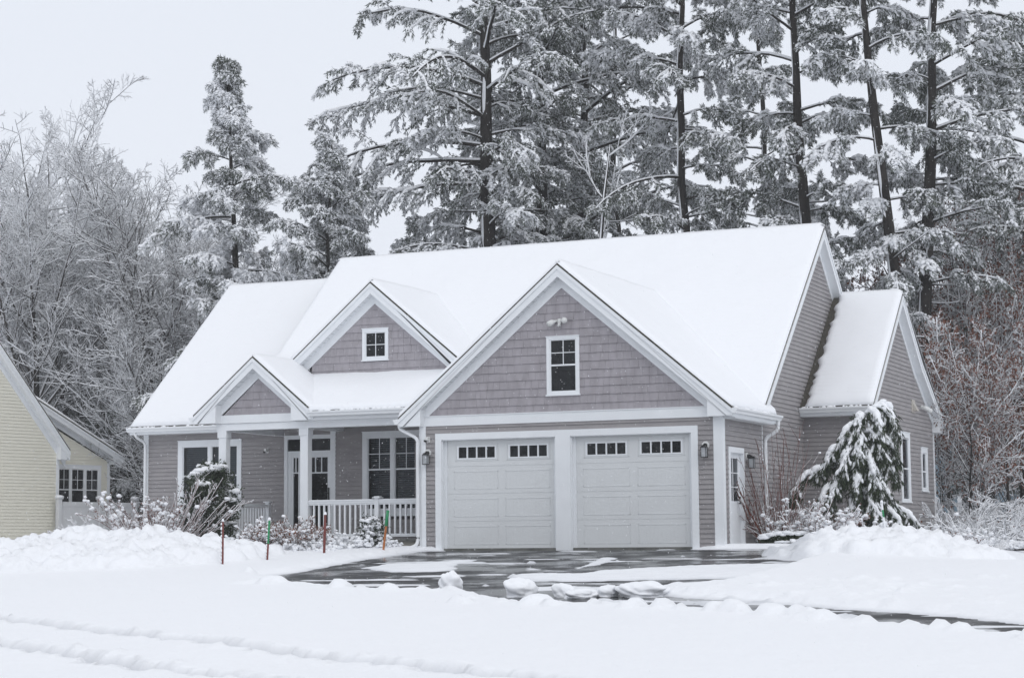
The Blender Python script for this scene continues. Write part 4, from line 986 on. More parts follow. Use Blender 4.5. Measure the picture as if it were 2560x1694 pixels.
def blobs(G, C, S, rs, m, X=None, fine=False, jit=.25):
    """C centres (N,3); S (N,3) half sizes along X direction, across, up"""
    N = len(C)
    if N == 0: return
    base, FF = (OC2, OF2) if fine else (OCT, OCF)
    if X is None:
        a = rs.rand(N)*2*np.pi; X = np.stack([np.cos(a), np.sin(a), np.zeros(N)], -1)
    X = nrm(X); Yv = nrm(np.cross(np.array([0, 0, 1.]), X)+1e-6); Zv = np.cross(X, Yv)
    b = base[None]*(1+jit*(rs.rand(N, len(base), 1)-.5)*2)
    V = C[:, None]+b[..., 0:1]*X[:, None]*S[:, None, 0:1]+b[..., 1:2]*Yv[:, None]*S[:, None, 1:2]+b[..., 2:3]*Zv[:, None]*S[:, None, 2:3]
    F = FF[None]+(np.arange(N)*len(base))[:, None, None]
    G.put(V, F, m)
def children(P, L, k, rs, t0, t1, ang, jit=.35, up=.0, n=4, lr=(.5, .9), taper=True, wob=.12, planar=None):
    """grow k children from each parent path; returns paths and lengths"""
    B, np_, _ = P.shape
    t = t0+(t1-t0)*((np.arange(k)[None]+rs.rand(B, k))/k)
    x = t*(np_-1); i = np.clip(x.astype(int), 0, np_-2); f = (x-i)[..., None]
    bi = np.arange(B)[:, None]
    S = P[bi, i]*(1-f)+P[bi, i+1]*f; T = nrm(P[bi, i+1]-P[bi, i])
    a = rs.rand(B, k)*2*np.pi
    ref = nrm(np.cross(T, np.array([.3, .2, 1.]))); ref2 = np.cross(T, ref)
    if planar is not None:      # alternate left and right, staying nearly level
        sgn = np.where((np.arange(k)[None]+rs.randint(0, 2, (B, 1))) % 2 == 0, 0, np.pi)
        a = sgn+(rs.rand(B, k)-.5)*planar
    side = ref*np.cos(a)[..., None]+ref2*np.sin(a)[..., None]
    an = ang*(1+(rs.rand(B, k)-.5)*jit*2)
    D = nrm(T*np.cos(an)[..., None]+side*np.sin(an)[..., None]+np.array([0, 0, up]))
    ln = L[:, None]*(lr[0]+(lr[1]-lr[0])*rs.rand(B, k))*((1-.65*t) if taper else 1)
    S = S.reshape(-1, 3); D = D.reshape(-1, 3); ln = ln.reshape(-1)
    return S, D, ln, t.reshape(-1)
def paths(S, D, ln, n, rs, wob=.12, grav=0., lift=0.):
    N = len(S); P = np.empty((N, n, 3)); P[:, 0] = S; d = D.copy(); st = ln/(n-1)
    for i in range(1, n):
        d = nrm(d+(rs.rand(N, 3)-.5)*2*wob+np.array([0, 0, lift-grav*i/n]))
        P[:, i] = P[:, i-1]+d*st[:, None]
    return P
def rad(r0, n, end=.25): return r0[:, None]*(1+(end-1)*np.linspace(0, 1, n)[None])
def snow_on(G, P, R, thick, m, sides=3, rs=None, keep=1.):
    if keep < 1: s = rs.rand(len(P)) < keep; P = P[s]; R = R[s]
    if len(P) == 0: return
    T = nrm(P[:, -1]-P[:, 0]); lev = np.sqrt(np.clip(1-T[:, 2]**2, 0, 1))[:, None]       # level branches hold more
    r2 = np.maximum(R*.85, thick)*(.45+.55*lev)
    off = SNOWDIR*(R*.6+r2*.55)[..., None]
    tubes(G, P+off, r2, sides, m)
BARE = {}
def bare_tree_mesh(seed, H, spread=1.0, mains=14, r0=.16, upright=.55, low=.18, counts=(9, 7, 5), lean=(0, 0), twig=.0062, trunk_n=9, leaf=0, leafmat=2, snow=.0165, bend=.5, ends=(.5, .75)):
    rs = np.random.RandomState(seed)
    Tr = Grow(); Cr = Grow()
    z = np.linspace(0, 1, trunk_n)
    tr = np.stack([lean[0]*z**1.4+(np.cumsum(rs.randn(trunk_n))*.02*H*.25), lean[1]*z**1.4+np.cumsum(rs.randn(trunk_n))*.02*H*.15, z*H*.62], -1); tr[0, :2] = 0
    P = tr[None]; tubes(Tr, P, rad(np.array([r0]), trunk_n, .16), 10, 0)
    o = np.array([-.8, -.45, .25]); o /= np.linalg.norm(o)
    tubes(Tr, P+o*(rad(np.array([r0]), trunk_n, .16)*.45)[..., None], rad(np.array([r0*.62]), trunk_n, .16), 7, 1)   # driven snow plastered up one side
    S, D, ln, t = children(P, np.array([H*.60*spread]), mains, rs, low, .99, upright, up=.14, lr=(.7, .98), taper=False)
    ln = ln*(1.05-.30*t)
    M1 = paths(S, D, ln, 8, rs, .16, lift=.03*bend*2); R1 = rad(r0*.36*(1.05-.75*t), 8, .12)
    tubes(Cr, M1, R1, 6, 0); snow_on(Cr, M1, R1, snow*1.6, 1, 4)
    S, D, l2, t = children(M1, ln, counts[0], rs, .12, 1, .78, up=.06, lr=(.38, .66))
    M2 = paths(S, D, l2, 6, rs, .13, lift=.05); R2 = rad(np.maximum(.005+.006*l2, .008), 6, .35)
    tubes(Cr, M2, R2, 4, 0); snow_on(Cr, M2, R2, snow*1.15, 1, 3)
    S, D, l3, t = children(M2, l2, counts[1], rs, .1, 1, .8, up=.05, lr=(.34, .62))
    M3 = paths(S, D, l3, 4, rs, .15, lift=.04); R3 = rad(np.full(len(S), twig), 4, .6)
    tubes(Cr, M3, R3, 3, 0); snow_on(Cr, M3, R3, snow*.85, 1, 3, rs, .9)
    S, D, l4, t = children(M3, l3, counts[2], rs, .15, 1, .75, up=.06, lr=ends)
    M4 = paths(S, D, l4, 3, rs, .12); R4 = rad(np.full(len(S), twig*.7), 3, .6)
    tubes(Cr, M4, R4, 3, 0); snow_on(Cr, M4, R4, snow*.62, 1, 3, rs, .7)
    if leaf:
        ends_ = M4[:, -1]; k = rs.rand(len(ends_)) < leaf
        C = np.repeat(ends_[k], 3, 0)+rs.randn(k.sum()*3, 3)*.06
        N = len(C); a = nrm(rs.randn(N, 3))*.055; b = nrm(np.cross(a, rs.randn(N, 3)))*.035; dn = np.array([0, 0, -.05])
        V = np.stack([C, C+a*.5+b+dn*.5, C+a+dn, C+a*.5-b+dn*.5], 1)
        Cr.put(V, np.arange(N*4).reshape(N, 4), leafmat)
    return Tr, Cr
def make_tree(name, loc, TC, label, cat, group, trunk_mats, crown_mats, scale=1., rz=0., tree_meshes=None, smooth=False):
    e = empty(name, loc, label, cat, group=group); e.rotation_euler = (0, 0, rz); e.scale = (scale,)*3
    if tree_meshes is None:
        a = TC[0].build('trunk', trunk_mats, e, smooth=True); b = TC[1].build('crown', crown_mats, e, smooth)
        e['_'] = 0; del e['_']
        return e, (a.data, b.data)
    for nme, d in zip(('trunk', 'crown'), tree_meshes):
        o = bpy.data.objects.new(nme, d); COL.objects.link(o); o.parent = e
    return e, tree_meshes
BM = [M['bark'], M['snow_fine']]; BC = [M['bark_grey'], M['snow_fine'], M['oakleaf']]
# ------------------------------------------------ snowy white pine
def pine_mesh(seed, H, r0, base, Rfun, n_limbs=64, lean=(0, 0), droop=.35, upang=.2, density=1., snowp=.62, needle=.15, fork=None, sizes=1., trunk_snow=.6, extra=(), nn=8, path=None, var=.5):
    rs = np.random.RandomState(seed); Tr = Grow(); Cr = Grow()
    n = 14; z = np.linspace(0, 1, n)
    wobx = np.cumsum(rs.randn(n))*.012*H*.3
    tr = np.stack([lean[0]*z+wobx-wobx[0], lean[1]*z+np.cumsum(rs.randn(n))*.01*H*.3, z*H], -1); tr[0, :2] = 0
    if path is not None: tr = np.stack([np.interp(z*H, path[0], path[1]), np.zeros(n), z*H], -1)
    P = tr[None]; RR = rad(np.array([r0]), n, .10); tubes(Tr, P, RR, 12, 0)
    if trunk_snow:
        o = np.array([-.55, -.8, .1]); o /= np.linalg.norm(o)
        for k in range(9):         # broken vertical patches of driven snow
            aa = rs.uniform(0, .85); bb = min(1, aa+rs.uniform(.06, .28)); o = np.array([-.55+rs.randn()*.35, -.8, .1]); o /= np.linalg.norm(o); zz = np.linspace(aa, bb, 8)*(n-1); i = np.clip(zz.astype(int), 0, n-2); f = (zz-i)[:, None]
            pp = tr[i]*(1-f)+tr[i+1]*f; rr_ = r0*(1-.9*zz/(n-1))
            prof = np.sin(np.linspace(.1, PI-.1, 8))**.6
            tubes(Tr, (pp+o*(rr_*.50)[:, None])[None], (rr_*.66*prof*(.6+.4*trunk_snow)+.004)[None], 7, 1)
    n_limbs = int(n_limbs*.88)
    t = base+(1-base)*((np.arange(n_limbs)+rs.rand(n_limbs))/n_limbs)
    az = np.arange(n_limbs)*2.399+rs.rand(n_limbs)*.9
    zz = t*(n-1); i = np.clip(zz.astype(int), 0, n-2); f = (zz-i)[:, None]; S = tr[i]*(1-f)+tr[i+1]*f
    L = np.array([Rfun(tt, a) for tt, a in zip(t, az)])*(1.12-var+var*rs.rand(n_limbs))
    up = upang+.55*(t-base)/(1-base)+rs.randn(n_limbs)*.12
    D = nrm(np.stack([np.cos(az), np.sin(az), up], -1))
    for (tt, a, l, u) in extra:
        q = tt*(n-1); j = int(min(q, n-2)); S = np.vstack([S, tr[j]*(1-(q-j))+tr[j+1]*(q-j)]); L = np.append(L, l); D = np.vstack([D, nrm(np.array([math.cos(a), math.sin(a), u]))]); t = np.append(t, tt)
    M1 = paths(S, D, L, 9, rs, .09, grav=droop*.42)
    R1 = rad(.012+.011*L, 9, .3); tubes(Cr, M1, R1, 5, 0); snow_on(Cr, M1, R1, .028, 1, 4, rs, .85)
    # dead stubs low on the bole
    ks = 12; st = rs.uniform(.05, base+.15, ks); q = st*(n-1); j = np.clip(q.astype(int), 0, n-2); S0 = tr[j]*(1-(q-j)[:, None])+tr[j+1]*(q-j)[:, None]
    a0 = rs.rand(ks)*6.28; PS = paths(S0, nrm(np.stack([np.cos(a0), np.sin(a0), rs.uniform(-.1, .35, ks)], -1)), rs.uniform(.4, 2.2, ks), 6, rs, .16)
    RS = rad(np.full(ks, .028), 6, .25); tubes(Cr, PS, RS, 5, 0); snow_on(Cr, PS, RS, .026, 1, 3)
    # secondaries in flat sprays
    k = max(6, int(13*density)); S, D, l2, t2 = children(M1, L, k, rs, .22, 1., .85, up=-.10, lr=(.28, .46), planar=1.5)
    l2 = np.maximum(l2*1.05, np.minimum(.38, .22+np.repeat(L, k)*.25))
    M2 = paths(S, D, l2, 6, rs, .10, grav=droop*.75); R2 = rad(np.full(len(S), .011), 6, .6)
    tubes(Cr, M2, R2, 3, 0)
    cl2 = vnoise(M2[:, 2, 0]*.9+M2[:, 2, 2]*.7+seed*3, M2[:, 2, 1]*.9+M2[:, 2, 2]*.55); ks_ = rs.rand(len(M2)) < np.clip(snowp*(.35+1.1*cl2), 0, 1)
    Ms = M2[ks_]; pr_ = np.array([.5, .9, 1.1, 1.0, .8, .3])[None]*(.036+.046*cl2[ks_]*rs.rand(len(Ms)))[:, None]
    tubes(Cr, Ms+np.array([0, 0, .03])+rs.randn(*Ms.shape)*.018, pr_, 5, 1)
    S, D, l3, t3 = children(M2, l2, 6, rs, .15, 1, .7, up=-.22, lr=(.35, .62), planar=2.2)
    l3 = np.clip(l3, .18, .8)
    M3 = paths(S, D, l3, 4, rs, .10, grav=droop*.8)
    # needle tufts
    for PP, mm in ((M2, 6), (M3, 4)):
        B, n_, _ = PP.shape
        tt = (np.arange(mm)+.6)/mm
        x = tt*(n_-1); i = np.clip(x.astype(int), 0, n_-2); f = (x-i)[None, :, None]
        C = PP[:, i]*(1-f)+PP[:, i+1]*f; T = nrm(PP[:, i+1]-PP[:, i]); C = C.reshape(-1, 3); T = T.reshape(-1, 3)
        C = C+rs.randn(*C.shape)*.02; N = len(C)
        W = rs.randn(N, nn, 3); Dn = nrm(T[:, None]*1.1+nrm(W)*.95+np.array([0, 0, -.22]))
        ln = needle*(.6+.7*rs.rand(N, nn, 1))*sizes; sd_ = nrm(np.cross(Dn, rs.randn(N, nn, 3)))*.0115*sizes
        b0 = C[:, None]-Dn*.02
        V = np.stack([b0-sd_*.6, b0+sd_*.6, b0+Dn*ln*.6+sd_, b0+Dn*ln, b0+Dn*ln*.6-sd_], 2)
        idx = np.arange(N*nn*5).reshape(-1, 5)
        frost = np.repeat(.24+.52*vnoise(C[:, 0]*.9+C[:, 2]*.7+seed*3, C[:, 1]*.9+C[:, 2]*.55), nn); bm_ = np.where(rs.rand(N*nn) < frost*snowp*1.5, 1, 2)
        Cr.put(V, idx[:, [0, 1, 2, 4]], bm_)
        Cr.F3.append(np.stack([idx[:, 4], idx[:, 2], idx[:, 3]], -1)+Cr.n-N*nn*5); Cr.M3.append(bm_)
        # snow loads: clumped, heavier on the exposed upper sprays
        cl = vnoise(C[:, 0]*.9+C[:, 2]*.7+seed*3, C[:, 1]*.9+C[:, 2]*.55)
        pr = np.clip(snowp*(.62+1.7*cl), 0, .98)
        kk = rs.rand(N) < pr; n2 = kk.sum()
        sc_ = (.62+.75*rs.rand(n2, 1)*cl[kk][:, None]*1.8)*sizes
        Sz = np.concatenate([.070*sc_, .050*sc_, .030*sc_], 1)
        blobs(Cr, C[kk]+np.array([0, 0, .028])+SNOWDIR*.012+T[kk]*.03, Sz, rs, 1, X=T[kk], jit=.45)
    return Tr, Cr
PC = [M['bark'], M['snow_fine'], M['needle']]
def zonal(*pts):
    xs = [p[0] for p in pts]; ys = [p[1] for p in pts]
    return lambda t, a: float(np.interp(t, xs, ys))
# ================================================================ the trees behind
def pxm(px, D): return px*D/FPX
def pine(px, D, H, label, group='tall pines behind the house', name='pine_tree', z=0, **kw):
    q = at(px, D, z); TC = pine_mesh(H=H, **kw)
    return make_tree(name, q, TC, label, 'pine tree', group, BM, PC)
# direction of azimuth: image left is -CR, build azimuth helper so lopsided crowns face the right way
AZR = math.atan2(CR[1], CR[0])
def lop(R, left, right_, front_=1.):
    return lambda t, a: R(t, a)*(1+(left-1)*max(0, -math.cos(a-AZR))+(right_-1)*max(0, math.cos(a-AZR)))
# big twin pines behind the middle of the roof
pine(1268, 61, 24, 'thick trunked pine behind the roof, long snow laden limbs sweeping down to the left', seed=11, r0=.36, base=.24,
     Rfun=lop(zonal((.24, 3.0), (.4, 3.4), (.6, 4.4), (.75, 4.2), (1, 1.)), 1.05, .9), n_limbs=78, droop=.42, upang=.10, density=1.1, snowp=.60, lean=(-.5, 0),
     extra=[(.52, AZR+PI+.1, 5.4, .12), (.50, AZR+PI-.25, 5.2, .05), (.56, AZR+PI-.1, 5.6, .22), (.60, AZR+PI+.3, 5.0, .25), (.47, AZR+PI, 4.6, .0), (.31, AZR+PI-.2, 3.3, .1), (.28, AZR+PI+.3, 3.3, .05)])
pine(1378, 63, 25, 'dark limbed white pine just right of the thickest trunk behind the ridge', seed=12, r0=.30, base=.28,
     Rfun=zonal((.28, 2.4), (.45, 3.6), (.7, 4.4), (1, 1.2)), n_limbs=72, droop=.38, upang=.14, snowp=.52)
pine(1425, 66, 25, 'pine with a dark bare upper trunk just left of the thin bent white stem', seed=13, r0=.27, base=.36,
     Rfun=lop(zonal((.36, 3.6), (.6, 4.4), (.8, 3.6), (1, 1)), .8, 1.15), n_limbs=60, droop=.34, upang=.18, snowp=.5,
     extra=[(.36, AZR+.05, 5.0, .1), (.40, AZR-.2, 5.0, .15), (.44, AZR+.15, 4.8, .2)])
pine(1742, 60, 24, 'pine with a forked snow streaked trunk behind the right part of the ridge', seed=14, r0=.22, base=.30,
     Rfun=lop(zonal((.30, 2.2), (.5, 2.9), (.75, 3.4), (1, 1)), 1.15, .8), n_limbs=58, droop=.5, upang=.1, snowp=.66)
pine(2045, 58, 23, 'straight dark trunked pine behind the right end of the ridge', seed=15, r0=.26, base=.30,
     Rfun=lop(zonal((.30, 2.4), (.5, 3.0), (.65, 3.4), (.8, 3.2), (1, 1)), 1.15, .8), n_limbs=56, droop=.46, upang=.12, snowp=.5)
pine(2275, 56, 23, 'pine with a leaning white streaked trunk behind the small right wing', seed=16, r0=.24, base=.28, path=([0, 5, 9, 13, 18, 23], [.35, 0, -.35, -.75, -1.1, -1.3]),
     Rfun=lop(zonal((.28, 1.9), (.45, 2.2), (.7, 3.1), (1, 1)), .9, 1.), n_limbs=46, droop=.55, upang=.1, snowp=.66)
pine(2322, 57, 24, 'curving pine trunk right of the small wing, dark below and snow plastered above', seed=17, r0=.27, base=.30, path=([0, 4, 8, 12, 15, 18, 24], [-.25, -.1, .15, .45, .5, .85, 1.3]),
     Rfun=lop(zonal((.30, 2.0), (.5, 2.8), (.7, 3.4), (1, 1.2)), .6, 1.3), n_limbs=54, droop=.42, upang=.14, snowp=.52)
pine(2640, 60, 23, 'dark pine reaching in from beyond the right edge', seed=18, r0=.28, base=.22,
     Rfun=lop(zonal((.22, 4.0), (.4, 4.4), (.6, 4.2), (1, 1)), 1.1, .8), n_limbs=66, droop=.4, upang=.1, snowp=.34)
pine(1930, 72, 25, 'pine half hidden behind the two right hand trunks', seed=19, r0=.2, base=.35, Rfun=zonal((.35, 2.2), (.6, 2.8), (1, .8)), n_limbs=46, snowp=.45, density=.8)
pine(1560, 72, 25, 'fainter pine filling the gap right of the thin leaning trunk', seed=20, r0=.22, base=.34, Rfun=zonal((.34, 2.6), (.6, 3.4), (1, 1)), n_limbs=50, snowp=.5, density=.85)
# the free standing conical pine and its shorter neighbour behind the left wing
pine(592, 60, 15.1, 'free standing conical pine behind the left wing, every bough loaded with snow', seed=31, r0=.20, base=.24, path=([0, 6, 9, 12, 15.2], [0, .05, -.12, -.3, -.45]),
     Rfun=lop(zonal((.24, 2.3), (.34, 2.1), (.48, 1.2), (.58, 1.6), (.70, 1.75), (.80, 1.25), (.88, .75), (.94, .35), (1, .05)), 1.08, 1.15), n_limbs=74, var=.95, droop=.42, upang=.12, snowp=.95, density=.95,
     extra=[(.67, AZR+PI, 2.8, .12), (.33, AZR+PI, 3.0, .1), (.36, AZR, 2.8, .1), (.56, AZR, 2.3, .0)], trunk_snow=.5)
pine(800, 60, 12.4, 'shorter bushy pine between the conical pine and the sweeping boughs', seed=32, r0=.16, base=.30,
     Rfun=lop(zonal((.30, 2.7), (.5, 2.3), (.7, 1.9), (.85, 1.0), (1, .15)), 1.1, 1.15), n_limbs=60, var=.95, droop=.36, upang=.22, snowp=.9, density=.95)
pine(875, 66, 12.6, 'pine top peeking beside the shorter bushy pine', seed=33, r0=.13, base=.3, Rfun=zonal((.3, 1.6), (.7, 1.1), (1, .1)), n_limbs=52, droop=.25, upang=.35, snowp=.6, density=.8)
pine(292, 76, 9.3, 'small snow capped pine behind the gap between the two houses', seed=34, r0=.13, base=.12, Rfun=zonal((.12, 1.6), (.5, 1.5), (1, .2)), n_limbs=60, var=.9, droop=.55, upang=.0, snowp=.42)
pine(225, 75, 7.0, 'dark pine seen over the extension of the cream house', seed=35, r0=.13, base=.10, Rfun=zonal((.1, 2.0), (.6, 1.4), (1, .2)), n_limbs=60, droop=.5, upang=.0, snowp=.3, density=.8)
pine(340, 72, 7.4, 'dark pine close to the left end of the grey house', seed=36, r0=.12, base=.06, Rfun=zonal((.06, 1.7), (.6, 1.3), (1, .2)), n_limbs=60, droop=.5, upang=.0, snowp=.3, density=.8)
pine(2010, 63, 11.5, 'younger pine whose drooping boughs hang behind the right end of the roof', seed=37, r0=.14, base=.25, Rfun=zonal((.25, 2.1), (.6, 2.2), (1, .3)), n_limbs=60, droop=.65, upang=.05, snowp=.62)
pine(2480, 64, 12, 'dim pine beyond the brown leaved oaks', seed=38, r0=.14, base=.15, Rfun=zonal((.15, 2.0), (.6, 2.0), (1, .3)), n_limbs=56, droop=.5, upang=.0, snowp=.3)
# ---- bare trees with snow on every twig: six grown shapes, copied with their parts
BT = {}
def bare(px, D, kind, label, group='bare snow covered trees', rz=0., s=1., z=0, name='bare_tree', cat='tree'):
    q = at(px, D, z)
    e, dat = make_tree(name, q, BTS[kind], label, cat, group, BM, BC, s, rz, BT.get(kind))
    BT[kind] = dat; return e
BTS = {'A': bare_tree_mesh(51, 14.5, 1.15, 17, .24, .72, .20, (12, 9, 6)),
       'B': bare_tree_mesh(52, 14.5, 1.05, 15, .17, .62, .24, (12, 9, 6)),
       'C': bare_tree_mesh(53, 13, 1.15, 14, .15, .78, .18, (12, 9, 6), lean=(.8, 0)),
       'S': bare_tree_mesh(57, 13, .36, 6, .12, .85, .40, (4, 4, 3), lean=(.4, 0), snow=.016),
       'D': bare_tree_mesh(54, 10, 1.15, 13, .09, .68, .14, (10, 7, 5)),
       'O': bare_tree_mesh(55, 9.5, 1.0, 14, .10, .75, .10, (10, 7, 5), leaf=.55),
       'P': bare_tree_mesh(56, 8, 1.0, 12, .07, .7, .08, (9, 6, 4), leaf=.75)}
bare(85, 70.5, 'A', 'thickest trunked bare tree at the left, rising behind the cream gable', rz=.4, s=1.02)
bare(-30, 76, 'B', 'tallest bare tree cut by the left edge', rz=1.4, s=1.24)
bare(20, 78, 'C', 'bare tree close to the left edge behind the thick trunk', rz=3, s=1.12)
bare(160, 74, 'B', 'bare tree just right of the thick trunk, its top a fan of twigs', rz=.5, s=.96)
bare(235, 76, 'A', 'bare tree left of centre in the left hand wood', rz=5, s=.97)
bare(300, 75, 'C', 'leaning bare tree in the middle of the left hand wood', rz=1.1, s=1.1)
bare(365, 70, 'B', 'bare tree at the right side of the left hand wood', rz=4.1, s=1.02)
bare(425, 70, 'D', 'slender bare tree just left of the conical pine', rz=0, s=1.2)
bare(490, 72, 'C', 'bare tree half hidden by the lower boughs of the conical pine', rz=2.7, s=.72)
bare(455, 67, 'D', 'many stemmed bare tree behind the left slope of the roof', rz=5.2, s=.66)
bare(520, 61, 'D', 'small bare tree beside the trunk of the conical pine', rz=3.3, s=.62)
bare(680, 68, 'D', 'bare tree showing between the conical pine and its neighbour', rz=.9, s=.9)
bare(740, 66, 'C', 'bare tree behind the shorter bushy pine', rz=3.9, s=.78)
bare(915, 64, 'D', 'bare tree with fine twigs right of the shorter bushy pine', rz=2.0, s=.98)
bare(985, 66, 'D', 'small bare tree whose twigs stand against the sky beside the sweeping boughs', rz=4.6, s=.86)
bare(860, 70, 'C', 'bare tree in the shade of the sweeping boughs', rz=1.6, s=.8)
bare(1478, 59, 'S', 'thin bare tree with a bent snow white stem in front of the pines', rz=1.2, s=1.5)
bare(1880, 59, 'S', 'thin bare tree with an S shaped stem left of the straight dark pine', rz=2.9, s=1.15)
bare(2390, 60, 'O', 'brown leaved oak just behind the right wing', group='young oaks with dead leaves', rz=.3, s=1.12, name='oak_tree')
bare(2460, 58, 'O', 'brown leaved oak in the middle of the right hand thicket', group='young oaks with dead leaves', rz=2.1, s=1.0, name='oak_tree')
bare(2550, 62, 'O', 'brown leaved oak at the right edge', group='young oaks with dead leaves', rz=4.0, s=1.15, name='oak_tree')
bare(2360, 55, 'P', 'low oak with many brown leaves touching the corner of the right wing', group='young oaks with dead leaves', rz=1.0, s=.78, name='oak_tree')
bare(2430, 54, 'P', 'low oak with brown leaves above the snowy brush', group='young oaks with dead leaves', rz=3.4, s=.74, name='oak_tree')
bare(2520, 55, 'P', 'low oak with brown leaves nearest the right edge', group='young oaks with dead leaves', rz=5.3, s=.80, name='oak_tree')
bare(2480, 70, 'B', 'tall bare tree behind the oaks', rz=2, s=.95)
bare(2590, 66, 'D', 'bare tree half outside the right edge', rz=0, s=1.3)
# ---- the woods farther off that read as one mass
rs = np.random.RandomState(77)
far = Grow()
tw = bare_tree_mesh(60, 12, 1.0, 11, .13, .55, .08, (7, 6, 3), twig=.011, snow=.015)
tv = [np.concatenate(g_.V) for g_ in tw]
for i in range(60):
    px = rs.uniform(-150, 1050) if i < 45 else rs.uniform(2330, 2750)
    D = rs.uniform(74, 96); q = at(px, D); a = rs.rand()*6.28; s = rs.uniform(.55, .95)*(1.0 if px < 500 else .74)
    ca, sa = math.cos(a)*s, math.sin(a)*s
    for g_, V0 in zip(tw, tv):
        V1 = np.stack([V0[:, 0]*ca-V0[:, 1]*sa+q.x, V0[:, 0]*sa+V0[:, 1]*ca+q.y, V0[:, 2]*s], -1)
        off = far.n; far.n += len(V1); far.V.append(V1)
        for A_, B_, A0, B0 in ((far.F3, far.M3, g_.F3, g_.M3), (far.F4, far.M4, g_.F4, g_.M4)):
            for f, m in zip(A0, B0): A_.append(f+off); B_.append(m)
fw = tag(far.build('distant_woods', BC), kind='stuff')
fb_ = fw.copy(); fb_.name = 'woods_across_street'; COL.objects.link(fb_)      # the wood across the street, mirrored in the panes
fb_.rotation_euler = (0, 0, PI); fb_.scale = (1.3, 1.3, 2.3); fb_.location = (-42, -28, -1.5)
# brush: tangles of arching stems with snow
def thicket(name, x0, x1, D0, D1, n, h, seed, label, cat='brush', mats=None, leaf=0, kind='stuff', hmin=.5, spread=.55, snow=.015, sub=7, sub2=5, stem=.010):
    rs = np.random.RandomState(seed); G = Grow()
    px = rs.uniform(x0, x1, n); D = rs.uniform(D0, D1, n)
    S = np.array([tuple(at(a, b, -.05)) for a, b in zip(px, D)]); S[:, 2] += drop(S[:, 0], S[:, 1]); a = rs.rand(n)*6.28
    Dn = nrm(np.stack([np.cos(a)*spread, np.sin(a)*spread, np.ones(n)], -1)); L = h*(hmin+(1-hmin)*rs.rand(n))
    P = paths(S, Dn, L, 8, rs, .13, grav=.28); R = rad(np.full(n, stem), 8, .4); tubes(G, P, R, 4, 0); snow_on(G, P, R, snow, 1, 3)
    S, Dd, l2, t = children(P, L, sub, rs, .2, 1, .8, up=.0, lr=(.3, .6)); P2 = paths(S, Dd, l2, 5, rs, .17, grav=.12); R2 = rad(np.full(len(S), stem*.6), 5, .5)
    tubes(G, P2, R2, 3, 0); snow_on(G, P2, R2, snow*.85, 1, 3)
    S, Dd, l3, t = children(P2, l2, sub2, rs, .2, 1, .7, up=.05, lr=(.35, .6)); P3 = paths(S, Dd, l3, 3, rs, .17); R3 = rad(np.full(len(S), stem*.45), 3, .6)
    tubes(G, P3, R3, 3, 0); snow_on(G, P3, R3, snow*.7, 1, 3, rs, .85)
    if leaf:
        e_ = P3[:, -1]; k = rs.rand(len(e_)) < leaf; C = e_[k]; N = len(C); A_ = nrm(rs.randn(N, 3))*.06; B_ = nrm(np.cross(A_, rs.randn(N, 3)))*.04
        G.put(np.stack([C, C+A_*.5+B_, C+A_, C+A_*.5-B_], 1), np.arange(N*4).reshape(N, 4), 2)
    return tag(G.build(name, mats or BC), label, cat if kind != 'stuff' else None, kind=kind)
thicket('underbrush', 2330, 2680, 50, 58, 120, 2.6, 81, 'snow covered brush right of the house', leaf=.10, snow=.019, hmin=.3, spread=.9)
thicket('underbrush', 2420, 2700, 47, 50, 70, 1.5, 82, 'low snowy brush behind the split rail', leaf=.02, snow=.021, hmin=.4, spread=1.2)
thicket('undergrowth', -60, 420, 73, 79, 130, 4.2, 83, 'undergrowth between the houses', leaf=.02, snow=.018, hmin=.4, sub=7)
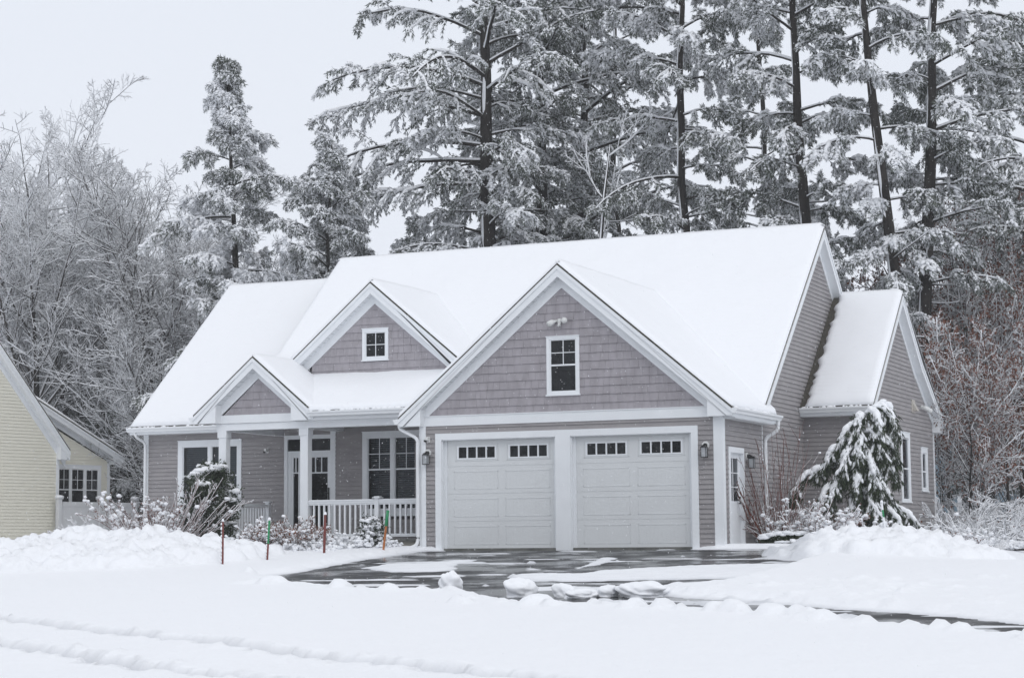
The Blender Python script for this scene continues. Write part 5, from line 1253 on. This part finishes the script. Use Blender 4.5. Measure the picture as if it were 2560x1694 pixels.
# ================================================================ planting round the house, markers
def gzq(q): return gzf(q.y)
def bush(name, px, D, n, h, w, seed, label, cat='shrub', mats=None, z=None, group=None, stem=.010, sub=6, sub2=4, snow=.014, clump=0., clump_s=.05, leaf=0., leaf_s=.035, lean=(0, 0), grav=.12, hmin=.6, blades=0, fine=True, arch=0.):
    q = at(px, D); z = (gzq(q)+.02 if z is None else z)+float(drop(q.x, q.y))
    rs = np.random.RandomState(seed); G = Grow()
    e = empty(name, (q.x, q.y, z), label, cat, group=group)
    a = rs.rand(n)*6.28; r = np.sqrt(rs.rand(n))*w*.35
    S = np.stack([np.cos(a)*r, np.sin(a)*r, np.zeros(n)], -1)
    L = h*(hmin+(1-hmin)*rs.rand(n)); ra = r/(w*.35+1e-6)
    Dn = nrm(np.stack([np.cos(a)*ra*w/h*.9+lean[0]*CR[0], np.sin(a)*ra*w/h*.9+lean[0]*CR[1], np.ones(n)], -1))
    P = paths(S, Dn, L*1.08, 8, rs, .09, grav=grav); R = rad(np.full(n, stem), 8, .45)
    tubes(G, P, R, 5, 0); snow_on(G, P, R, snow, 1, 3)
    S, Dd, l2, t = children(P, L, sub, rs, .18, 1, .6, up=.12, lr=(.25, .5)); P2 = paths(S, Dd, l2, 5, rs, .14, lift=.03, grav=arch); R2 = rad(np.full(len(S), stem*.6), 5, .5)
    tubes(G, P2, R2, 4, 0); snow_on(G, P2, R2, snow*.8, 1, 3)
    tips = P2
    if sub2:
        S, Dd, l3, t = children(P2, l2, sub2, rs, .2, 1, .6, up=.1, lr=(.3, .6)); P3 = paths(S, Dd, l3, 3, rs, .14); R3 = rad(np.full(len(S), stem*.45), 3, .6)
        tubes(G, P3, R3, 3, 0); snow_on(G, P3, R3, snow*.65, 1, 3, rs, .8); tips = P3
    T = nrm(tips[:, -1]-tips[:, -2]); C = tips[:, -1]
    if leaf:
        k = max(1, int(round(leaf))); CC = np.repeat(np.concatenate([tips[:, 1], tips[:, -1]]), k, 0); TT = np.repeat(np.concatenate([T, T]), k, 0); N = len(CC)
        CC = CC+rs.randn(N, 3)*leaf_s*.6; A_ = nrm(TT+rs.randn(N, 3)*.8)*leaf_s; B_ = nrm(np.cross(A_, rs.randn(N, 3)))*leaf_s*.38
        G.put(np.stack([CC, CC+A_*.5+B_, CC+A_, CC+A_*.5-B_], 1), np.arange(N*4).reshape(N, 4), 2)
    if clump:
        al = np.concatenate([C, tips[:, 0], P2[:, 2]]); k = rs.rand(len(al)) < clump
        C2 = al[k]; N = len(C2); s = clump_s*.62*(.45+1.3*rs.rand(N, 1)**2)
        blobs(G, C2+np.array([0, 0, .4])*s, np.concatenate([s*1.15, s*.95, s*.7], 1), rs, 1, fine=fine, jit=.34)
    G.build('branches', mats or [M['brown'], M['snow_fine'], M['oakleaf']], e, smooth=True)
    return e
RT = [M['redtwig'], M['snow_fine'], M['oakleaf']]; GT = [M['brown'], M['snow_fine'], M['needle_dark']]
BR = [M['brown'], M['snow_fine'], M['oakleaf']]
bush('spirea_bush', 262, 47, 90, 1.0, 1.9, 101, 'round twiggy bush behind the highest part of the left snowbank', stem=.007, sub=6, sub2=4, snow=.009, clump=.10, clump_s=.028, hmin=.7, mats=RT, z=.0)
bush('lilac_bush', 398, 46.5, 30, 1.6, 1.5, 102, 'large loose red twigged bush with snowballs on its tips, left of the porch', stem=.011, sub=8, sub2=3, snow=.006, clump=.36, clump_s=.060, leaf=1, mats=RT, z=.0)
bush('lilac_bush', 345, 45.5, 12, 1.45, 1.1, 103, 'thin bush with sparse snowy twigs beside the snowbank, left of the red twigged bush', stem=.008, sub=6, sub2=3, snow=.008, clump=.2, clump_s=.06, mats=RT, z=-.05)
bush('spreading_shrub', 432, 46, 26, 2.0, 1.0, 104, 'fan of parallel stems leaning to the right against the dark evergreen', stem=.009, sub=4, sub2=2, snow=.010, clump=.08, clump_s=.07, lean=(.62, 0), grav=-.02, hmin=.65, mats=RT, z=-.1)
# evergreen holly by the first post
def evergreen(name, px, D, h, w, seed, label, snowcap=.25, leaf=.05, cat='evergreen shrub', n=2600, squash=1., z=None, lowsnow=.05, cap_s=.09, top=(0, 0)):
    q = at(px, D); z = gzq(q) if z is None else z; rs = np.random.RandomState(seed); G = Grow()
    e = empty(name, (q.x, q.y, z), label, cat)
    S = np.zeros((14, 3)); a = rs.rand(14)*6.28
    P = paths(S, nrm(np.stack([np.cos(a)*w/h*.5, np.sin(a)*w/h*.5, np.ones(14)], -1)), h*.85*(.7+.3*rs.rand(14)), 7, rs, .1)
    G.n = 0; tubes(G, P, rad(np.full(14, .018), 7, .3), 5, 0)
    # leafy sprays grouped in clumps on an uneven shell and through the inside
    nc = 90; zc = rs.rand(nc)**.85; ang = rs.rand(nc)*6.28; rr_ = (.35+.65*rs.rand(nc)**.5)*(np.sin(np.clip(zc*.92+.06, 0, 1)*PI)**.5)*w/2*(.8+.4*vnoise(ang*2, zc*5))
    CC = np.stack([np.cos(ang)*rr_, np.sin(ang)*rr_, zc*h*.95+.05], -1); CC[:, :2] += zc[:, None]**2*np.array([[top[0]*CR[0], top[0]*CR[1]]])
    ids = rs.randint(0, nc, n); C = CC[ids]+rs.randn(n, 3)*np.array([.11, .11, .09])*squash
    out = nrm(C-np.array([0, 0, h*.3])); Dn = nrm(out+rs.randn(n, 3)*.7+np.array([0, 0, -.1]))
    A_ = Dn*leaf*(.8+.8*rs.rand(n, 1)); B_ = nrm(np.cross(Dn, rs.randn(n, 3)))*leaf*.42
    k3 = 3; V = []
    for j in range(k3):
        o = rs.randn(n, 3)*leaf*.5; V.append(np.stack([C+o, C+o+A_*.5+B_, C+o+A_, C+o+A_*.5-B_], 1)); A_ = nrm(A_+rs.randn(n, 3)*leaf)*leaf*1.1
    V = np.concatenate(V); G.put(V, np.arange(len(V)*4).reshape(-1, 4), 2)
    up = CC[:, 2] > h*.0
    topm = (rs.rand(nc) < (snowcap*np.clip((CC[:, 2]/h)**1.5*2.2, .1, 1)+lowsnow))
    c = CC[topm]; k = 5; cc = np.repeat(c, k, 0)+rs.randn(len(c)*k, 3)*np.array([.07, .07, .02])+np.array([0, 0, .10])
    s = cap_s*(.5+.8*rs.rand(len(cc), 1)); blobs(G, cc, np.concatenate([s*1.2, s, s*.55], 1), rs, 1, fine=True, jit=.3)
    G.build('foliage', [M['bark'], M['snow_fine'], M['needle_dark']], e)
    return e
evergreen('holly_shrub', 525, 47.5, 1.95, 1.25, 111, 'tall dark evergreen shrub, snow capped, between porch post and left window', snowcap=.42, cap_s=.13, z=.1, lowsnow=.0, n=3600)
evergreen('holly_shrub', 508, 46.6, 1.8, .74, 112, 'lower dark evergreen shrub between the leaning stems and the first porch post', snowcap=.06, z=-.05, lowsnow=.01, n=3000)
evergreen('boxwood_bush', 930, 44.6, .62, .42, 113, 'small upright green shrub in front of the railing near the newel post', snowcap=.5, lowsnow=.25, cap_s=.045, n=900, leaf=.035, z=.0)
# perennials before the porch
bush('flower_stalks', 652, 45, 30, .78, .55, 121, 'tall dry flower stalks with snow puffs before the side railing', stem=.006, sub=4, sub2=2, snow=.012, clump=.5, clump_s=.045, leaf=1, mats=BR, z=-.05)
bush('low_bush', 590, 45, 60, .55, .9, 122, 'snow covered mound of twigs at the foot of the first porch post', stem=.007, sub=5, sub2=3, snow=.010, clump=.55, clump_s=.045, mats=BR, z=-.08)
bush('hydrangea_bush', 738, 44.6, 85, .80, 1.15, 123, 'dome shaped bush of brown seed heads under snow before the second porch post', stem=.007, sub=6, sub2=3, snow=.011, clump=.42, clump_s=.045, leaf=2, leaf_s=.04, mats=BR, z=-.02, hmin=.75)
bush('low_bush', 700, 43.8, 60, .42, 1.0, 124, 'low snowy plants left of the thin striped marker stake', stem=.006, sub=5, sub2=3, snow=.010, clump=.6, clump_s=.045, mats=BR, z=-.15)
bush('low_bush', 790, 44, 70, .42, 1.1, 125, 'low snowy plants around the foot of the thick red stake', stem=.006, sub=5, sub2=3, snow=.010, clump=.65, clump_s=.05, mats=RT, z=-.1)
bush('low_bush', 868, 44.5, 80, .50, 1.15, 126, 'long low heap of snow covered plants under the railing', stem=.006, sub=5, sub2=3, snow=.011, clump=.65, clump_s=.05, mats=BR, z=-.03)
bush('low_bush', 935, 44.3, 50, .42, .8, 127, 'snowy plants at the foot of the small upright green shrub', stem=.006, sub=5, sub2=3, snow=.010, clump=.6, clump_s=.045, mats=BR, z=-.03)
bush('low_bush', 618, 43.9, 45, .30, .9, 128, 'lowest snow heaped plants between the first post and the striped stake', stem=.006, sub=4, sub2=3, snow=.010, clump=.7, clump_s=.05, mats=BR, z=-.15)
# the right hand bed
bush('dogwood_bush', 1945, 43, 34, 2.6, .75, 131, 'tall red stemmed whips before the inner corner of the house', stem=.0085, sub=3, sub2=0, snow=.003, clump=.06, clump_s=.035, grav=.0, hmin=.5, mats=RT, z=-.15)
bush('dogwood_bush', 1990, 42.9, 46, 1.25, 1.3, 132, 'snowy red twigged tangle between the whips and the weeping spruce', stem=.010, sub=6, sub2=3, snow=.012, clump=.35, clump_s=.06, leaf=1, mats=RT, z=-.15, lean=(.3, 0))
bush('lilac_bush', 2050, 42.2, 40, 1.25, 1.2, 133, 'snow laced bush in front of the foot of the weeping spruce', stem=.011, sub=6, sub2=3, snow=.014, clump=.4, clump_s=.055, leaf=.6, mats=RT, z=-.2, lean=(.45, 0))
bush('sapling', 1925, 42.9, 3, 1.5, .35, 134, 'young bare sapling leaning left in front of the downspout', stem=.020, sub=9, sub2=3, snow=.004, grav=-.05, mats=RT, z=-.1, lean=(-.35, 0), cat='sapling', fine=False, hmin=.9)
bush('low_bush', 2100, 40.6, 90, .45, 1.7, 135, 'long low snowy shrub in front of the weeping spruce', stem=.007, sub=5, sub2=3, snow=.011, clump=.7, clump_s=.055, mats=GT, leaf=1, z=.02)
bush('low_bush', 2200, 41.6, 70, .42, 1.3, 136, 'snowy shrub beside the white marker stake', stem=.007, sub=5, sub2=3, snow=.011, clump=.75, clump_s=.055, mats=GT, z=.05)
bush('flower_stalks', 2325, 44, 20, .75, .8, 137, 'upright dead flower stalks with snow caps at the wall of the right wing', stem=.006, sub=2, sub2=0, snow=.008, clump=.3, clump_s=.055, mats=GT, z=-.05)
bush('low_bush', 2385, 43.5, 70, .55, 1.1, 138, 'snowy shrub under the far corner of the right wing', stem=.008, sub=6, sub2=3, snow=.020, clump=.4, clump_s=.055, mats=BR, leaf=.6, z=-.12)
bush('low_bush', 2450, 44.5, 70, .6, 1.2, 139, 'snowy shrub at the left end of the split rail', stem=.008, sub=6, sub2=3, snow=.022, clump=.3, clump_s=.055, mats=BR, z=-.12)
bush('grass_tuft', 2465, 42.5, 60, .5, .5, 140, 'tuft of pale dry grass poking through snow before the split rail', cat='grass tuft', stem=.004, sub=2, sub2=0, snow=.007, mats=[M['tan'], M['snow_fine'], M['tan']], z=-.05, grav=.2)
bush('low_bush', 2345, 46, 60, .5, 1.4, 141, 'frosted plants along the foundation of the right wing', stem=.007, sub=5, sub2=3, snow=.011, clump=.5, clump_s=.05, mats=BR, z=-.05)
# clipped hedge: slabs of dark leaves showing under broken snow
q = at(1972, 42.0); rs = np.random.RandomState(151); G = Grow()
hd = empty('clipped_hedge', (q.x, q.y, -.05), 'low flat clipped dark hedge with slabs of snow beside the driveway', 'hedge')
N = 5200; X = rs.uniform(-.62, .62, N); Y = rs.uniform(-.35, .35, N); Zz = rs.uniform(0, .36, N)*(1-.35*(np.abs(X)/.62)**3)
sh = rs.rand(N) < .75; Y = np.where(sh, -.35+rs.rand(N)*.08, Y)
C = np.outer(X, CR)+np.outer(Y, [CW[0], CW[1], 0]); C[:, 2] = Zz
Dn = nrm(rs.randn(N, 3)); A_ = Dn*.045; B_ = nrm(np.cross(Dn, rs.randn(N, 3)))*.018
G.put(np.stack([C, C+A_*.5+B_, C+A_, C+A_*.5-B_], 1), np.arange(N*4).reshape(N, 4), 2)
nb = 150; X = rs.uniform(-.6, .66, nb); Y = rs.uniform(-.36, .2, nb); C = np.outer(X, CR)+np.outer(Y, [CW[0], CW[1], 0]); C[:, 2] = .36-.10*(np.abs(X)/.62)**3+rs.uniform(-.01, .03, nb)
s = rs.uniform(.05, .11, (nb, 1)); blobs(G, C, np.concatenate([s*1.4, s, s*.5], 1), rs, 1, fine=True, jit=.15)
nb = 70; X = rs.uniform(-.3, .66, nb); C = np.outer(X, CR)+np.outer(np.full(nb, -.36), [CW[0], CW[1], 0]); C[:, 2] = rs.choice([.06, .13, .2], nb)+rs.uniform(-.01, .01, nb)
s = rs.uniform(.025, .06, (nb, 1)); blobs(G, C, np.concatenate([s*1.8, s, s*.5], 1), rs, 1, fine=True, jit=.15)
G.build('foliage', [M['bark'], M['snow_fine'], M['needle_dark']], hd)
# weeping spruce: a bent leader with long hanging boughs that carry slabs of snow
q = at(2150, 44.5); rs = np.random.RandomState(161); G = Grow(); T_ = Grow()
ws = empty('weeping_spruce', (q.x, q.y, -.05), 'weeping spruce bent over under snow in front of the right wing', 'spruce tree')
lead = [(0, 0), (.05, .7), (-.12, 1.4), (-.02, 2.0), (.10, 2.6), (.18, 3.05), (.38, 3.22), (.62, 3.1)]
LP = np.array([[x*CR[0], x*CR[1], z] for x, z in lead]); tubes(T_, LP[None], rad(np.array([.06]), len(lead), .2), 8, 0)
T_.build('trunk', BM, ws, smooth=True)
boughs = [  # start height, horizontal start, reach (x right), sideways depth, length
 (3.15, .38, .46, -.1, 1.0), (3.05, .25, .22, -.35, .9), (3.2, .5, .34, .15, .85), (2.95, .15, -.22, -.3, .9), (2.75, .1, -.50, -.2, 1.0), (2.6, .12, .34, -.35, 1.0), (2.55, .1, .78, -.1, .85),
 (2.35, .0, -.80, -.15, 1.2), (2.3, .0, -.42, -.45, 1.25), (2.2, .0, .28, -.5, 1.25), (2.15, .0, .82, -.1, .95), (1.85, .0, .45, -.45, 1.1), (1.75, -.05, -.65, -.45, 1.2),
 (1.85, -.1, -1.40, -.05, 1.15), (1.5, -.1, -.85, -.4, 1.0), (1.5, .0, .68, -.2, .95), (1.3, .0, .28, -.6, 1.15), (.95, .0, 1.28, -.1, .75), (1.0, .0, .85, -.35, .95), (1.2, 0, -.25, -.5, 1.0), (.75, 0, .55, -.5, .6), (1.9, 0, -.12, -.55, 1.2), (2.5, .05, -.10, -.45, 1.1)]
for (z0, x0, rx, ry, ln) in boughs:
    n = 9; t = np.linspace(0, 1, n)
    hx = x0+rx*np.sin(t*PI/2)**.9; hy = ry*np.sin(t*PI/2); hz = z0+.12*np.sin(t*PI)*(1-t)-ln*.72*t**1.9*(.85+.3*rs.rand())
    B = np.stack([hx*CR[0]-hy*CR[1]*-1*0+hy*0, hx*CR[1], hz], -1); B[:, 0] += -hy*CW[0]*-1; B[:, 1] += hy*CW[1]
    B += rs.randn(n, 3)*.012; tubes(G, B[None], rad(np.array([.016]), n, .3), 5, 0)
    # hanging needle sprays under the bough
    k = 230; tt = rs.rand(k)**.8*(n-1.01); i = tt.astype(int); f = (tt-i)[:, None]; C = B[i]*(1-f)+B[i+1]*f; Tn = nrm(B[i+1]-B[i])
    C = C+rs.randn(k, 3)*np.array([.055, .055, .035])-np.array([0, 0, .05]); k2 = 3
    C = np.repeat(C, k2, 0); Tn = np.repeat(Tn, k2, 0); Dn = nrm(Tn*.7+rs.randn(len(C), 3)*.4+np.array([0, 0, -.75])); A_ = Dn*(.10+.11*rs.rand(len(C), 1)); B_ = nrm(np.cross(Dn, rs.randn(len(C), 3)))*.011
    G.put(np.stack([C, C+A_*.5+B_, C+A_, C+A_*.5-B_], 1), np.arange(len(C)*4).reshape(-1, 4), 2)
    # slab of snow along the top, thicker in the middle, plus smaller side slabs
    m = 30; tt = np.linspace(.02, .985, m)*(n-1); i = np.clip(tt.astype(int), 0, n-2); f = (tt-i)[:, None]; C = B[i]*(1-f)+B[i+1]*f; Tn = nrm(B[i+1]-B[i])
    w_ = .050+.060*np.sin(np.linspace(.15, 1, m)*PI)[:, None]*(.7+.6*rs.rand(m, 1)); blobs(G, C+np.array([0, 0, .035])+rs.randn(m, 3)*.012, np.concatenate([w_*1.25, w_*.85, w_*.62], 1), rs, 1, X=Tn, fine=True, jit=.12)
    for sde in (-1, 1):
        for _ in range(5):
            j = rs.randint(2, n-2); m2 = 9; s0 = B[j]; dr_ = nrm(np.array([CR[0]*sde*.5, CR[1]*sde*.5, -.75])+rs.randn(3)*.15+nrm(B[j+1]-B[j])*.5); l_ = rs.uniform(.16, .38)
            C = s0+dr_*np.linspace(0, l_, m2)[:, None]+np.array([0, 0, .02]); w_ = (.034+.026*rs.rand(m2, 1)); blobs(G, C-np.array(CW)*.02, np.concatenate([w_*1.3, w_*.8, w_*.7], 1), rs, 1, X=np.repeat(dr_[None], m2, 0), fine=True, jit=.15)
            kk = 60; C = s0+dr_*(rs.rand(kk, 1)*l_)-np.array([0, 0, .03])+rs.randn(kk, 3)*.03; Dn = nrm(dr_*.6+rs.randn(kk, 3)*.4+np.array([0, 0, -.6])); A_ = Dn*.14; B_ = nrm(np.cross(Dn, rs.randn(kk, 3)))*.011
            G.put(np.stack([C, C+A_*.5+B_, C+A_, C+A_*.5-B_], 1), np.arange(kk*4).reshape(-1, 4), 2)
# dark snow free skirt inside
k = 6500; a = rs.rand(k)*6.28; zz = rs.rand(k)**1.2*1.3; r_ = np.sqrt(rs.rand(k))*(.60-.30*zz/1.3); C = np.stack([np.cos(a)*r_+.18*CR[0], np.sin(a)*r_+.18*CR[1], zz+.05], -1)
k = 1400; zz2 = rs.uniform(1.2, 3.0, k); a = rs.rand(k)*6.28; r_ = np.sqrt(rs.rand(k))*.34*(3.3-zz2)/1.8; C = np.concatenate([C, np.stack([np.cos(a)*r_, np.sin(a)*r_, zz2], -1)]); k = len(C)
Dn = nrm(rs.randn(k, 3)*.6+np.array([0, 0, -.7])); A_ = Dn*.15; B_ = nrm(np.cross(Dn, rs.randn(k, 3)))*.012
G.put(np.stack([C, C+A_*.5+B_, C+A_, C+A_*.5-B_], 1), np.arange(k*4).reshape(-1, 4), 2)
G.build('crown', [M['bark'], M['snow_fine'], M['needle_dark']], ws)
# ---- marker stakes
def stake(px, D, ytop, ybot, wpx, m, label, lean=0., snow=None, parts=(), side=True, n=9):
    q = at(px, D); z0 = zat(ybot, D, px); z1 = zat(ytop, D, px); r = wpx/FPX*D/2
    e = empty('marker_stake', (q.x, q.y, z0), label, 'marker stake'); h = z1-z0; lx = lean/FPX*D
    f = lambda t, o=0: ((lx*t+o)*CR[0], (lx*t+o)*CR[1], h*t)
    c = MB(); c.tube([f(-.15), f(.0), f(.5), f(1)], r, 8); c.build('rod', m, e, smooth=True)
    for (t0, t1, mm, k) in parts:
        c = MB(); c.tube([f(t0), f((t0+t1)/2), f(t1)], r*k, 8); c.build('ribbon', mm, e, smooth=True)
    rr_ = random.Random(int(px)); s = MB()
    if side:
        t = .03
        while t < .98:
            l = rr_.uniform(.03, .09); w = rr_.uniform(.9, 1.4); s.tube([f(t, -r*1.0), f(t+l*.5, -r*1.5), f(min(1, t+l), -r*1.0)], [r*.4, r*w, r*.4], 6); t += l*1.15
    if snow: s.tube([f(1.0), f(1+.02/h), f(1+.05/h), f(1+.065/h)], [r*1.3, r*snow, r*snow*.8, r*.3], 8)
    if s.v: s.build('snow_cap', M['snow_fine'], e, smooth=True)
stake(557, 39.8, 1303, 1446, 5, M['red'], 'thin red stake crusted with snow standing in front of the first porch post', snow=1.2)
stake(668, 40.9, 1300, 1406, 5, M['red'], 'thin striped stake, white and green above red, among the plants before the side railing', parts=((.45, 1.0, M['green'], 1.12),), snow=1.8, lean=5)
stake(810, 42.6, 1286, 1395, 6.5, M['red'], 'thick rusty red stake with a round snow ball on top', lean=3, snow=1.25, side=False)
stake(958, 43.2, 1275, 1378, 6, M['orange'], 'orange wooden stake tied with bright green ribbon, leaning right beside the newel post', lean=12, side=False, parts=((.62, 1.0, M['green'], 1.35),))
stake(2216, 39.8, 1257, 1348, 5, M['snow_fine'], 'stake plastered white with snow over green at the top of the right snowbank', lean=-9, snow=1.5, parts=((.62, .82, M['green'], 1.04),))
# ---- split rail fence at the right
q0, q1 = at(2462, 45), at(2700, 43); dv = (q1-q0)
rf = empty('rail_fence', (q0.x, q0.y, -.05), 'low split rail fence with a thick loaf of snow on its rail', 'fence')
zr_ = zat(1369, 45, 2500)+.05
t = MB(); t.tube([(0, 0, zr_-.0), (dv.x, dv.y, zr_-.04)], .045, 8); ro = t.build('rail', M['bark_grey'], rf, smooth=True)
s = MB(); s.tube([(-.15*dv.x/3, -.15*dv.y/3, zr_+.05), (0, 0, zr_+.07), (dv.x*.5, dv.y*.5, zr_+.065), (dv.x, dv.y, zr_+.03)], [.03, .085, .09, .085], 10); s.build('snow_cap', M['snow_fine'], ro, smooth=True)
for k in (.02, .98):
    t = MB(); t.tube([(dv.x*k, dv.y*k, -.7), (dv.x*k, dv.y*k, zr_+.05)], .06, 8); t.build('post', M['bark_grey'], rf, smooth=True)
# ---- distant house with a deck behind the oaks
q = at(2520, 84); dh = empty('distant_house', (q.x, q.y, 0), 'pale house with a snowy deck faintly seen through the right hand oaks', 'house', rz=AZR)
t = MB(); t.box(-3.5, 8, 0, 8, 0, 4.4); t.build('wall', M['blue'], dh)
t = MB(); t.prism([(-4, -.4, 4.3), (8.5, -.4, 4.3), (8.5, 4, 7.0), (-4, 4, 7.0)], (0, 0, .2)); t.build('roof', M['roof_snow'], dh)
t = MB(); t.box(-2.5, 3, -2, 0, 3.1, 3.3)
for i in range(28): t.box(-2.5+i*.2, -2.46+i*.2, -2, -1.96, 3.3, 4.1)
t.box(-2.5, 3, -2.03, -1.94, 4.1, 4.2)
for x in (-2.4, .2, 2.8): t.box(x-.07, x+.07, -1.95, -1.8, 0, 3.1)
t.build('deck', M['trim'], dh)
t = MB(); t.box(-2, -.8, -.03, 0, 1, 2.3); t.box(3.6, 5, -.03, 0, 1, 2.3); t.build('window', M['dark'], dh)
# ---- falling snow
rs = np.random.RandomState(200); n = 24000
D = 17+rs.rand(n)**.8*42; X = (rs.rand(n)-.5)*.56*D; Zf = rs.uniform(-.085, .30, n)*D
C = CAM+np.outer(D, [CW[0], CW[1], 0])/.995+np.outer(X, [CR[0], CR[1], 0]); C[:, 2] = .2+Zf
C = C[C[:, 2] > gz(C[:, 1])+.3]
hid = (C[:, 1] > 1.0) & (C[:, 1] < 14) & (C[:, 0] > -11) & (C[:, 0] < 8.2); C = C[~hid]; n = len(C)
G = Grow(); s = rs.uniform(.0025, .0043, (n, 1)); 
V = C[:, None]+OCT[None]*np.concatenate([s*.9, s*.9, s*1.9], 1)[:, None]; G.put(V, OCF[None]+(np.arange(n)*6)[:, None, None], 0)
tag(G.build('falling_snow', [M['snow_fine']]), kind='stuff')
# ---- the air thick with fine snow
hz = MB(); hz.box(-260, 260, -60, 320, -3.2, 40); ho = hz.build('haze', None); tag(ho, kind='stuff')
hm = bpy.data.materials.new('snowy_air'); hm.use_nodes = True; nt = hm.node_tree; nt.nodes.remove(nt.nodes['Principled BSDF'])
pv = nt.nodes.new('ShaderNodeVolumePrincipled'); pv.inputs['Density'].default_value = HAZE; pv.inputs['Color'].default_value = (.97, .98, 1, 1)
pv.inputs['Anisotropy'].default_value = .2
nt.links.new(pv.outputs[0], nt.nodes['Material Output'].inputs['Volume'])
ho.data.materials.clear(); ho.data.materials.append(hm)
